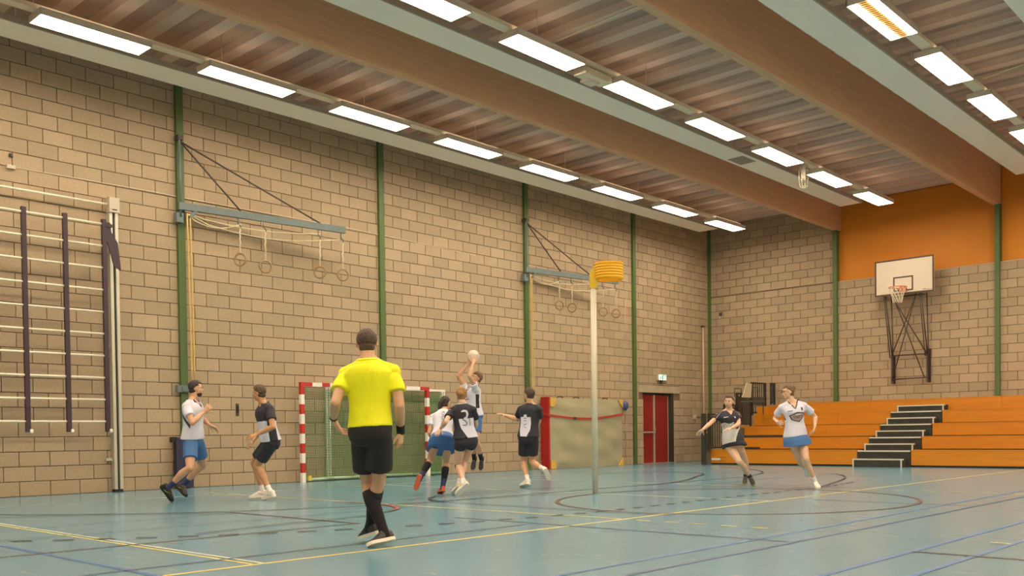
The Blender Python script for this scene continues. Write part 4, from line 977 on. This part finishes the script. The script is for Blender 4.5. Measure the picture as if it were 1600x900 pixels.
    def on_sleeve(s, p):
        for sd in 'RL':
            A, B = s.J[sd+'S'], s.J[sd+'E']; d = (B-A); u = (p-A).dot(d)/d.length_squared
            if u > .12 and (p-A-d*u).length < .075: return u
        return 0
    def paint(s, o, fn):
        org = wloc(o); me = o.data; idx = []
        for pl in me.polygons:
            p = pl.center+org; t, x, y = s.coords(p); idx.append(fn(t, x/s.H, y/s.H, s.on_sleeve(p)))
        me.polygons.foreach_set('material_index', idx); me.update()
    def shorts(s, m, top=.16, length=.62, loose=.012, flare=.016, name='shorts', low=-.225, hip=.053):
        J, H = s.J, s.H; mb = MB(); s.torso(mb, low, top, loose, 8)
        for sd in 'RL':
            A, B = J[sd+'Hi'], J[sd+'K']; s.joint(mb, A, hip*H)
            s.limb(mb, [(lerp(A, B, -.1), (hip-.003)*H), (lerp(A, B, .15), (hip+.001)*H+loose*.4), (lerp(A, B, length*.6), .051*H+loose*.8), (lerp(A, B, length), .047*H+flare)], 18)
        return s.part(name, mb, m, .007, 4)
    def skirt(s, m, top=.14, length=.17, flare=.03, name='skirt', swell=0):
        J, H = s.J, s.H; mb = MB(); secs = []
        for i in range(7):
            q = i/6; c, lat, fr = s.frame(top-(top+.0)*q if q < .0 else top)
            dn = lerp(s.frame(top)[0], lerp(J['RHi'], J['LHi'], .5), 1)-s.frame(top)[0]
            kn = (lerp(J['RK'], J['LK'], .5)-J['P']).normalized(); ax = (-s.up*.6+kn*.4).normalized()
            up_len = top*(J['N']-J['P']).length; d_ = (up_len+length*H)*q
            c = s.frame(top)[0]-s.up*d_ if d_ < up_len else J['P']+(kn*.8-s.up*.2).normalized()*(d_-up_len); w, d, o = s.prof(max(-.1, top*(1-q)*1.0-.02)); w = max(w, .090+.026*min(1, q*2)); d = max(d, .066+(.014+swell)*min(1, q*2))
            secs.append((c+fr*(-.006-swell*.9*min(1, q*2))*H, lat*(w*H+.012+flare*q), fr*(d*H+.014+flare*q)))
        mb.loft(secs, 28, power=2.2); return s.part(name, mb, m, .007, 3)
    def sock(s, sd, m, t0=.72, loose=.004, name='sock', t1=1.12):
        J, H = s.J, s.H; B, C = J[sd+'K'], J[sd+'A']; hk = s.calf(B, C); mb = MB()
        R = [(0, .0295, 0), (.18, .0305, .006), (.36, .0325, .009), (.6, .026, .004), (.88, .0192, 0), (1.12, .020, 0)]
        def rr(t):
            for a, b in zip(R, R[1:]):
                if t <= b[0]: break
            k = min(1, (t-a[0])/(b[0]-a[0])); return a[1]*(1-k)+b[1]*k, a[2]*(1-k)+b[2]*k
        pts = []
        for i in range(9):
            t = t0+(t1-t0)*i/8; r, o = rr(t); pts.append((B+(C-B)*t+hk*o*H, r*H+loose))
        s.limb(mb, pts, 18); ob = mb.build(name, m, s.body, True); return ob
    def shoe(s, sd, upper, sole, scale=1.0, extra=None):
        J, H = s.J, s.H; A, T, K = J[sd+'A'], J[sd+'T'], J[sd+'K']; q = H*scale
        v = (T-A); hint = (K-A).normalized(); lat = v.cross(hint).normalized(); a0 = v.normalized(); b0 = lat.cross(a0)
        # local vector ankle->toe is (.108, -.040)*H in (forward, up)
        ang = math.atan2(-.040, .108); f = (a0*math.cos(ang)-b0*math.sin(ang)); u = (a0*math.sin(ang)+b0*math.cos(ang))
        f.normalize(); u.normalize()
        if u.dot(hint) < 0: lat = -lat; b0 = lat.cross(a0); f = (a0*math.cos(ang)-b0*math.sin(ang)).normalized(); u = (a0*math.sin(ang)+b0*math.cos(ang)).normalized()
        L = lambda x, y, z: A+f*x*q+lat*y*q+u*z*q
        zs = -.047; mb = MB(); secs = []
        for x, w, h, e in ((-.040, .012, .040, .004), (-.034, .019, .052, 0), (-.018, .0215, .056, 0), (.005, .0215, .054, 0), (.028, .022, .053, 0), (.055, .0245, .038, 0), (.08, .026, .027, 0), (.098, .0225, .021, .001), (.110, .013, .014, .003), (.113, .006, .010, .004)):
            secs.append((L(x, 0, zs+e+h/2), lat*w*q, u*(h/2)*q))
        mb.loft(secs, 18, power=2.5)
        o = s.part('shoe', mb, upper, .0055, 2)
        sb = MB(); out = [(-.042, .010), (-.036, .020), (-.015, .0235), (.02, .0225), (.05, .0255), (.08, .0275), (.10, .0235), (.113, .013), (.117, .004)]
        poly = [L(x, y, zs-.004) for x, y in out]+[L(x, -y, zs-.004) for x, y in reversed(out)]
        sb.prism(poly, u*.0165*q); sb.build('sole', sole, o)
        lc = MB()
        for i in range(4): lc.bar(L(.022+.012*i, -.012, zs+.050-.0065*i), L(.022+.012*i, .012, zs+.050-.0065*i), .006*q*.6, .004*q)
        lc.build('laces', extra or sole, o)
        if extra:
            m2 = MB()
            for y in (-1, 1): m2.prism([L(-.01, y*.0235, zs+.014), L(.012, y*.0235, zs+.018), L(.045, y*.0245, zs+.036), L(.020, y*.0235, zs+.024)], lat*y*.0012*q)
            m2.build('side_flash', extra, o)
        return o
    def hair(s, m, front=.50, nape=-.52, grow=1.09, side=-.05, bun=None, tail=None, name='hair', fringe=0):
        mb = MB()
        def fn(d):
            x, y, z = d
            # z-limit falls from the forehead to the nape
            lim = front if y > .45 else (front+(nape-front)*smoothstep(.45, -.25, y) if y > -.25 else nape)
            if abs(x) > .5 and -.15 < y < .45: lim = min(lim, side+.25*smoothstep(0, .45, y))
            return grow if z > lim+.06 else (.70+(grow-.70)*smoothstep(lim-.06, lim+.06, z))
        s.hball(mb, (0, -.12, .20), (.71, .83, .81), 40, 30, fn)
        q = smoothstep(-.2, -.6, nape) if nape < -.2 else 0
        s.hball(mb, (0, -.30, -.12-.28*q), (.585, .56, .34+.14*q), 20, 14)
        if bun: s.hball(mb, bun[:3], (bun[3],)*3)
        if tail:
            s.limb(mb, [(s.HP(*p[:3]), p[3]*s.hf[4]) for p in tail], 12)
        return s.part(name, mb, m, .006, 2)
    def face_parts(s):
        ey = MB(); ir = MB(); h = s.hf[4]
        for x in (-1, 1):
            s.hball(ey, (x*.25, .655, .07), (.12, .09, .075), 10, 8); s.hball(ir, (x*.25, .735, .07), (.055, .03, .055), 8, 6)
        e = ey.build('eyes', M['eye_white'], s.body, True); ir.build('iris', M['eye_dark'], e, True)
        lp = MB(); s.hball(lp, (0, .785, -.49), (.20, .07, .06), 12, 8); lp.build('mouth', M['lip'], s.body, True)
        br = MB()
        for x in (-1, 1): s.limb(br, [(s.HP(x*.10, .755, .20), .04*h), (s.HP(x*.27, .745, .25), .045*h), (s.HP(x*.44, .64, .20), .03*h)], 6)
        br.build('eyebrows', s.brow, s.body, True)
    def decal(s, polys, m, name, t0, x0, scale, side=1, tris=None, lift=.0035):
        """flat print laid on the shirt: polys in (right, up) as a viewer in front of that side reads it"""
        o = s.shirt_o; me = o.data; org = wloc(o)
        bvh = BVHTree.FromPolygons([v.co+org for v in me.vertices], [p.vertices[:] for p in me.polygons])
        P, N = s.J['P'], s.J['N']; c, lat, fr = s.frame(t0); right = lat*side; out = fr*side
        o0 = P+(N-P)*t0+lat*0+right*x0*s.H
        mb = MB()
        for vs, fs in polys:
            pv = []
            for (x, y) in vs:
                q = o0+right*x*scale+s.up*y*scale
                hit = bvh.ray_cast(q+out*.5, -out, 1.0)
                pv.append((hit[0]+out*lift) if hit[0] is not None else q+out*.12)
            mb.add(pv, fs)
        return mb.build(name, m, s.body)
def grid_poly(pts, n=10):
    """fill a convex outline with a fan grid so it can follow cloth"""
    c = (sum(p[0] for p in pts)/len(pts), sum(p[1] for p in pts)/len(pts)); ring = []
    for a, b in zip(pts, pts[1:]+pts[:1]):
        for i in range(n): ring.append((a[0]+(b[0]-a[0])*i/n, a[1]+(b[1]-a[1])*i/n))
    k = len(ring); vs = []; L = 5
    for j in range(1, L+1): vs += [(c[0]+(p[0]-c[0])*j/L, c[1]+(p[1]-c[1])*j/L) for p in ring]
    vs.append(c); fs = [(k*L, i, (i+1) % k) for i in range(k)]
    for j in range(L-1): fs += [(j*k+i, (j+1)*k+i, (j+1)*k+(i+1) % k, j*k+(i+1) % k) for i in range(k)]
    return vs, fs
def stroke(pts, w):
    vs = []; fs = []; pts = [Vector((p[0], p[1])) for p in pts]; fine = []
    for a, b in zip(pts, pts[1:]): fine += [a+(b-a)*i/4 for i in range(4)]
    fine.append(pts[-1])
    for i, p in enumerate(fine):
        d = (fine[min(i+1, len(fine)-1)]-fine[max(0, i-1)]).normalized(); n = Vector((-d.y, d.x))*w/2; vs += [tuple(p+n), tuple(p-n)]
    for i in range(len(fine)-1): fs.append((2*i, 2*i+1, 2*i+3, 2*i+2))
    return vs, fs
def text_polys(txt, size=1.0, vertical=False):
    cu = bpy.data.curves.new('t', 'FONT'); cu.body = txt; cu.align_x = 'CENTER'; cu.align_y = 'CENTER'; cu.size = size; cu.resolution_u = 3
    ob = bpy.data.objects.new('t', cu); COL.objects.link(ob); dg = bpy.context.evaluated_depsgraph_get(); dg.update()
    me = bpy.data.meshes.new_from_object(ob.evaluated_get(dg)); bpy.data.objects.remove(ob)
    bm = bmesh.new(); bm.from_mesh(me); bmesh.ops.triangulate(bm, faces=bm.faces[:])
    vs = [((v.co.x, v.co.y) if not vertical else (-v.co.y, v.co.x)) for v in bm.verts]; fs = [tuple(v.index for v in f.verts) for f in bm.faces]
    if vertical: vs = [(y_, -x_) for x_, y_ in [(v.co.x, v.co.y) for v in bm.verts]]
    bm.free(); return vs, fs
def D(r, f, z=0): return RT*r+FW*f+Vector((0, 0, z))

def collar(p, m, v_front=True, r=.047, drop=.035):
    J, H = p.J, p.H; c, lat, fr = p.frame(.985); pts = []; k = .9 if p.fem else 1
    o = p.shirt_o; org = wloc(o)
    for i in range(24):
        a = 2*math.pi*i/24; x, y = math.cos(a), math.sin(a); z = .020*H-.012*H*max(0, y)
        if v_front and y > .2: z -= drop*H*((y-.2)/.8)**1.5
        pts.append(c+lat*x*r*H*k+fr*y*(r*.92+(.012 if v_front and y > .2 else 0)*y)*H*k+p.up*z)
    MB().tube(pts, .0052*H, 6, closed=True).build('collar', m, p.body, True)
def dark_jersey(tt, x, y, sl, side_w=.062):
    return 0
# zone painters: index 0 dark, 1 pale
def zone_dark(t, x, y, sl):
    if sl > .1 or t > .60: return 0
    lim = .066-.030*max(0, t-.1) if y > 0 else .060
    return 1 if abs(x) < lim else 0
def zone_white(t, x, y, sl):
    if sl > .1: return 0
    a = abs(x)
    return 1 if (a > .078 and .42 < t < .80 and abs(y-.10*(t-.62)) < .022) else 0

# 1 the bearded man running at the left
p = Person('P1', 'bearded man in white shirt and blue shorts running at the left', D(.93, .30), M['skin'], curl={'R': .95, 'L': .3}, palms={'L': D(-.2, -.4, -1)})
p.brow = M['hair_dark']; p.shirt([M['white_shirt'], M['trim_plum']], hem=.0, sleeve=.60, zones=lambda t, x, y, sl: 1 if sl <= .1 and abs(x) > .05 and abs((t-.42)-(-y)*4.2) < .055 and y < .02 else 0)
collar(p, M['trim_plum'], r=.050); p.decal([stroke([(-.085, .07), (-.045, .02), (0, -.05), (.045, .02), (.085, .07)], .022)], M['trim_plum'], 'collar_band', .94, 0, 1.0); p.shorts(M['blue_cloth'], length=.66)
for sd in 'RL': p.sock(sd, M['navy_sock'], .70); p.shoe(sd, M['shoe_black'], M['black'], extra=M['mark_yellow'])
p.hair(M['hair_dark'], front=.52, nape=-.48, side=-.05); p.face_parts()
mb = MB(); p.hball(mb, (0, .34, -.66), (.50, .46, .36), 18, 14); p.part('beard', mb, M['hair_dark'], .006, 2)
# 2 dark shirt, crouching
p = Person('P2', 'man in dark and white jersey crouching opposite the bearded man', D(-.96, .15), M['skin_warm'], curl={'R': .2, 'L': .25}, palms={'L': D(-.2, .5, -.8), 'R': D(-.2, -.3, -1)}, spread=1.25)
p.brow = M['hair_brown']; p.shirt([M['navy_cloth'], M['white_shirt']], hem=.02, sleeve=.62, zones=lambda t, x, y, sl: 0 if sl > .1 or t > .58 else (1 if (y > .022 or y < -.045) else 0))
collar(p, M['navy_cloth']); p.shorts(M['navy_cloth'], length=.70)
for sd in 'RL': p.sock(sd, M['white_sock'], .80); p.shoe(sd, M['shoe_white'], M['sole_white'], extra=M['navy_cloth'])
p.hair(M['hair_brown'], front=.50, nape=-.5, side=-.1); p.face_parts()
# 3 the referee
p = Person('P3', 'referee in yellow shirt and black shorts walking away', D(-.10, .98), M['skin'], curl={'R': .75, 'L': .5}, palms={'R': D(-1, .3, 0), 'L': D(1, .2, 0)})
p.brow = M['hair_brown']; p.shirt([M['yellow_shirt']], hem=.06, sleeve=.60, loose=.020, flare=.006)
c_, la_, fr_ = p.frame(.985); MB().tube([c_+la_*math.cos(a)*.046*p.H+fr_*math.sin(a)*.042*p.H+p.up*.018*p.H for a in [q*math.pi/12 for q in range(24)]], .0065*p.H, 8, closed=True).build('collar', M['yellow_shirt'], p.body, True)
p.shorts(M['black_cloth'], top=.20, length=.70, loose=.02, flare=.026)
for sd in 'RL': p.sock(sd, M['black_sock'], .17, .006); p.shoe(sd, M['shoe_black'], M['sole_white'], .94)
J = p.J; d = (J['RE']-J['RW']); thin('wristband', [J['RW']-d*.02, J['RW']+d*.30], .0195*p.H, M['black_sock'], p.body, 16)
d = (J['LE']-J['LW']); thin('watch', [J['LW']+d*.06, J['LW']+d*.14], .0175*p.H, M['black'], p.body, 14)
p.hair(M['hair_brown'], front=.50, nape=-.50, side=-.15, grow=1.07); p.face_parts()
# 4 woman in white with blue skirt, back to the camera
p = Person('P4', 'woman in white shirt and blue skirt seen from behind, dark hair', D(.50, .80), M['skin'], curl={'R': .4, 'L': .4})
p.brow = M['hair_dark']; p.shirt([M['white_shirt'], M['trim_plum']], hem=.10, sleeve=.58)
p.decal([text_polys('KVDNOV', .075, True)], M['print_dark'], 'back_print', .60, .0, 1.0, -1)
p.shorts(M['deep_blue'], top=-.04, length=.24, loose=.002, flare=.004, name='under_shorts', hip=.0485); p.skirt(M['blue_cloth'], .19, .118, .022, swell=.024)
for sd in 'RL': p.sock(sd, M['black_sock'], .22, .005); p.sock(sd, M['navy_sock'], .70, .008, 'ankle_brace'); p.shoe(sd, M['shoe_red'], M['shoe_red'], .95)
p.hair(M['hair_dark'], front=.48, nape=-.55, side=-.1, tail=[(.1, -.75, .2, .36), (.2, -.95, -.2, .36), (.3, -.95, -.65, .32), (.35, -.9, -1.05, .24), (.35, -.9, -1.4, .10)]); p.face_parts()
# 5 woman in navy number three
p = Person('P5', 'woman in navy and white jersey numbered three pushing forward', D(-.05, 1.0), M['skin_pale'], curl={'R': .3, 'L': .3}, palms={'L': D(.2, .8, -.4)})
p.brow = M['hair_fair']; p.shirt([M['navy_cloth'], M['white_shirt']], hem=.06, sleeve=.60, zones=lambda t, x, y, sl: 0 if sl > .1 else (1 if (y < .012 and t < .62+.4*x*0 and x < .038-.0*t and x < .05-(.5-t)*.10 and t < .64) else 0))
p.decal([stroke([(-.045, .11), (-.015, .13), (.03, .12), (.042, .07), (.02, .02), (-.015, .012), (.02, .0), (.045, -.05), (.03, -.10), (-.01, -.12), (-.05, -.10)], .03)], M['white_shirt'], 'number', .60, .02, 1.0, -1, lift=.004)
p.decal([stroke([(-.055, .105), (-.018, .105), (.012, .07), (-.02, .03), (-.035, -.005), (-.005, -.02), (.02, -.06), (.0, -.095), (-.045, -.085)], .012), stroke([(.062, .1), (.065, .02), (.062, -.10)], .008)], M['print_dark'], 'number_outline', .60, .02, 1.0, -1, lift=.0055)
collar(p, M['grey_cloth'], False); p.shorts(M['navy_cloth'], top=.16, length=.28, loose=.008, flare=.008)
for sd in 'RL': p.sock(sd, M['white_sock'], .80, .006); p.shoe(sd, M['shoe_cream'], M['sole_white'], 1.0, extra=M['print_grey'])
p.sock('L', M['black_sock'], .02, .006, 'knee_strap', .075)
p.hair(M['hair_fair'], front=.50, nape=-.60, side=-.1, bun=(.1, -.98, -.05, .36)); p.face_parts()
# 6 the jumping shooter
p = Person('P6', 'player in white jersey jumping with the ball held overhead', D(-.80, -.45, .15), M['skin'], curl={'R': .18, 'L': .18}, palms={'R': D(.3, .5, .5), 'L': D(-.1, .8, .4)}, spread=1.35)
p.brow = M['hair_brown']; p.shirt([M['white_shirt'], M['navy_cloth']], hem=-.02, sleeve=.42, zones=lambda t, x, y, sl: 1 if sl <= .1 and abs(x) > .072 and abs(y) < .020 and .25 < t < .72 else 0)
p.decal([text_polys('AS', .09), grid_poly([(-.08, -.07), (.08, -.07), (.08, -.055), (-.08, -.055)])], M['print_red'], 'chest_print', .70, .0, 1.0)
p.decal([stroke([(-.085, .07), (-.045, .02), (0, -.05), (.045, .02), (.085, .07)], .022)], M['trim_plum'], 'collar_band', .94, 0, 1.0); p.shorts(M['blue_cloth'], length=.62)
for sd in 'RL': p.sock(sd, M['black_sock'], .66); p.shoe(sd, M['shoe_black'], M['print_grey'], extra=M['sole_white'])
p.hair(M['hair_auburn'], front=.40, nape=-.45, side=-.1, grow=1.14); p.face_parts()
bc = lerp(p.J['RH'], p.J['LH'], .5)+D(.01, .124, .092)
b = bpy.data.objects.new('ball', None); COL.objects.link(b); b.location = bc
tag(b, 'pale leather ball held in the raised hands of the jumping player', 'ball')
MB().ball(bc, ((.112, 0, 0), (0, .112, 0), (0, 0, .112)), 28, 20).build('ball_skin', M['ball'], b, True)
sm = MB()
for ax in ((1, .2, .1), (.2, 1, -.2), (.1, .1, 1)):
    w = Vector(ax).normalized(); u = w.orthogonal().normalized(); v = w.cross(u)
    sm.tube([bc+(u*math.cos(q*math.pi/20)+v*math.sin(q*math.pi/20))*.1115 for q in range(40)], .0016, 4, closed=True)
sm.build('seams', M['print_mauve'], b)
# 7 man in navy with the white back panel
p = Person('P7', 'man in navy jersey with white back panel beside the landing mat', D(-.70, .75), M['skin'], curl={'R': .4, 'L': .25}, palms={'L': D(0, .3, -1)})
p.brow = M['hair_brown']
def z7(t, x, y, sl):
    if sl > .1: return 0
    if y < .0:
        if abs(x) < .018 and t < .70: return 1
        if t < .62 and abs(x) < .060-.022*smoothstep(.25, .0, t): return 1
        return 0
    return 1 if t < .58 and abs(x) < .075 else 0
p.shirt([M['navy_cloth'], M['white_shirt']], hem=.0, sleeve=.62, zones=z7)
p.decal([stroke([(-.03, .07), (.02, .07)], .010), stroke([(-.03, .03), (.03, .03)], .008), stroke([(-.03, -.04), (.0, -.04), (.035, -.02)], .010), stroke([(-.02, -.07), (.03, -.10)], .007)], M['print_dark'], 'back_print', .45, .0, 1.0, -1)
collar(p, M['navy_cloth'], False); p.shorts(M['navy_cloth'], length=.68, loose=.016)
for sd in 'RL': p.sock(sd, M['white_sock'], .78); p.shoe(sd, M['shoe_white'], M['sole_white'], extra=M['print_grey'])
p.hair(M['hair_brown'], front=.45, nape=-.45, side=-.12, grow=1.15); p.face_parts()
# 8 woman in dark and grey
p = Person('P8', 'woman in dark and grey jersey leaning left, one arm across her body', D(-.50, -.85), M['skin_pale'], curl={'R': .2, 'L': .2}, palms={'R': D(-.3, 0, -1), 'L': D(0, 0, -1)})
p.brow = M['hair_brown']
p.shirt([M['navy_cloth'], M['grey_cloth'], p.skin], hem=-.16, sleeve=.55, zones=lambda t, x, y, sl: 2 if (y > 0 and t > .84 and abs(x) < (t-.83)*.17) else 0 if sl > .1 or t > .60-.06*(1-min(1, abs(x)/.05)) else (1 if y > -.012 and x < .088 and x > -.095 else (1 if y <= -.012 and abs(x) < .05 else 0)))
p.decal([text_polys('NIVOC', .085)], M['print_green'], 'chest_print', .50, -.012, 1.0)
p.decal([grid_poly([(-.04, -.008), (.035, -.004), (.035, .006), (-.04, .008)])], M['white_shirt'], 'maker_mark', .77, -.045, 1.0); p.decal([grid_poly([(-.014, .012), (.004, .014), (.018, -.012), (.0, -.014)])], M['white_shirt'], 'club_badge', .74, .040, 1.0)
for sd, sg in (('R', -1), ('L', 1)):
    A, B = p.J[sd+'S'], p.J[sd+'E']; fr = p.frame(.9)[2]
    thin('sleeve_piping', [lerp(p.J['N'], A, .45)+p.up*.035*p.H*.9+fr*.02, A+fr*.038*p.H+p.up*.008*p.H, lerp(A, B, .3)+fr*.0385*p.H, lerp(A, B, .52)+fr*.0395*p.H], .004, M['print_grey'], p.body)
p.skirt(M['navy_cloth'], .0, .062, .012, 'skirt')
for sd in 'RL': p.sock(sd, M['black_sock'], .88); p.shoe(sd, M['shoe_black'], M['sole_green'], .95)
p.hair(M['hair_brown'], front=.52, nape=-.55, side=-.05, tail=[(.1, -.85, .1, .25), (.25, -1.0, -.3, .22), (.35, -.85, -.75, .14), (.4, -.8, -.95, .06)]); p.face_parts()
# 9 woman in white with emblem
p = Person('P9', 'woman in white jersey with dark emblem and blue skirt, hair in bun', D(-.97, -.12, .06), M['skin_pale'], curl={'R': .9, 'L': .7}, palms={'L': D(-1, .2, 0)})
p.brow = M['hair_auburn']; p.shirt([M['white_shirt'], M['trim_plum'], p.skin], hem=-.03, sleeve=.62, zones=lambda t, x, y, sl: 2 if (y > 0 and t > .86 and abs(x) < (t-.855)*.26) else 1 if sl <= .1 and abs(x) > .070 and abs(y+.01+.12*(t-.58)) < .016 and .50 < t < .66 else 0)
hexo = [(-.135, .035), (-.02, .075), (.125, .055), (.135, .02), (.02, -.085), (-.10, -.045)]
p.decal([grid_poly(hexo)], M['print_dark'], 'emblem', .56, .005, 1.0, lift=.003); p.decal([grid_poly([(x*.86, y*.80) for x, y in hexo])], M['print_mauve'], 'emblem_field', .56, .005, 1.0, lift=.0045)
p.decal([text_polys('SNRT', .062)], M['print_dark'], 'emblem_text', .55, .005, 1.0, lift=.006); p.decal([grid_poly([(-.05, .045), (.06, .05), (.05, .033), (-.03, .028)])], M['white_shirt'], 'emblem_arc', .56, .005, 1.0, lift=.006)
p.decal([grid_poly([(-.035, -.006), (.04, -.002), (.04, .008), (-.035, .004)])], M['print_dark'], 'maker_mark', .755, -.055, 1.0); p.decal([grid_poly([(-.017, -.022), (.0, -.025), (.017, -.02), (.017, .022), (-.017, .024)])], M['trim_plum'], 'club_badge', .79, .058, 1.0)
p.decal([stroke([(-.082, .075), (-.05, .02), (0, -.062), (.05, .02), (.082, .075)], .017)], M['trim_plum'], 'collar', .93, 0, 1.0); p.skirt(M['blue_cloth'], .06, .095, .028)
p.shorts(M['blue_cloth'], top=-.03, length=.18, loose=.003, flare=.003, name='under_shorts', hip=.049)
for sd in 'RL': p.sock(sd, M['white_sock'], .80, .006); p.shoe(sd, M['shoe_white'], M['sole_white'], .95, extra=M['print_grey'])
p.hair(M['hair_auburn'], front=.50, nape=-.50, side=-.02, bun=(0, -1.02, .42, .24)); p.face_parts()
gl = MB(); h = p.hf[4]
for x in (-1, 1): gl.tube([p.HP(x*.27+.17*math.cos(q*math.pi/6), .84, .06+.12*math.sin(q*math.pi/6)) for q in range(12)], .018*h, 5, closed=True); gl.tube([p.HP(x*.44, .82, .09), p.HP(x*.68, .3, .09), p.HP(x*.70, -.05, .06)], .016*h, 5)
gl.tube([p.HP(-.1, .85, .08), p.HP(.1, .85, .08)], .016*h, 5); gl.build('glasses', M['print_dark'], p.body, True)
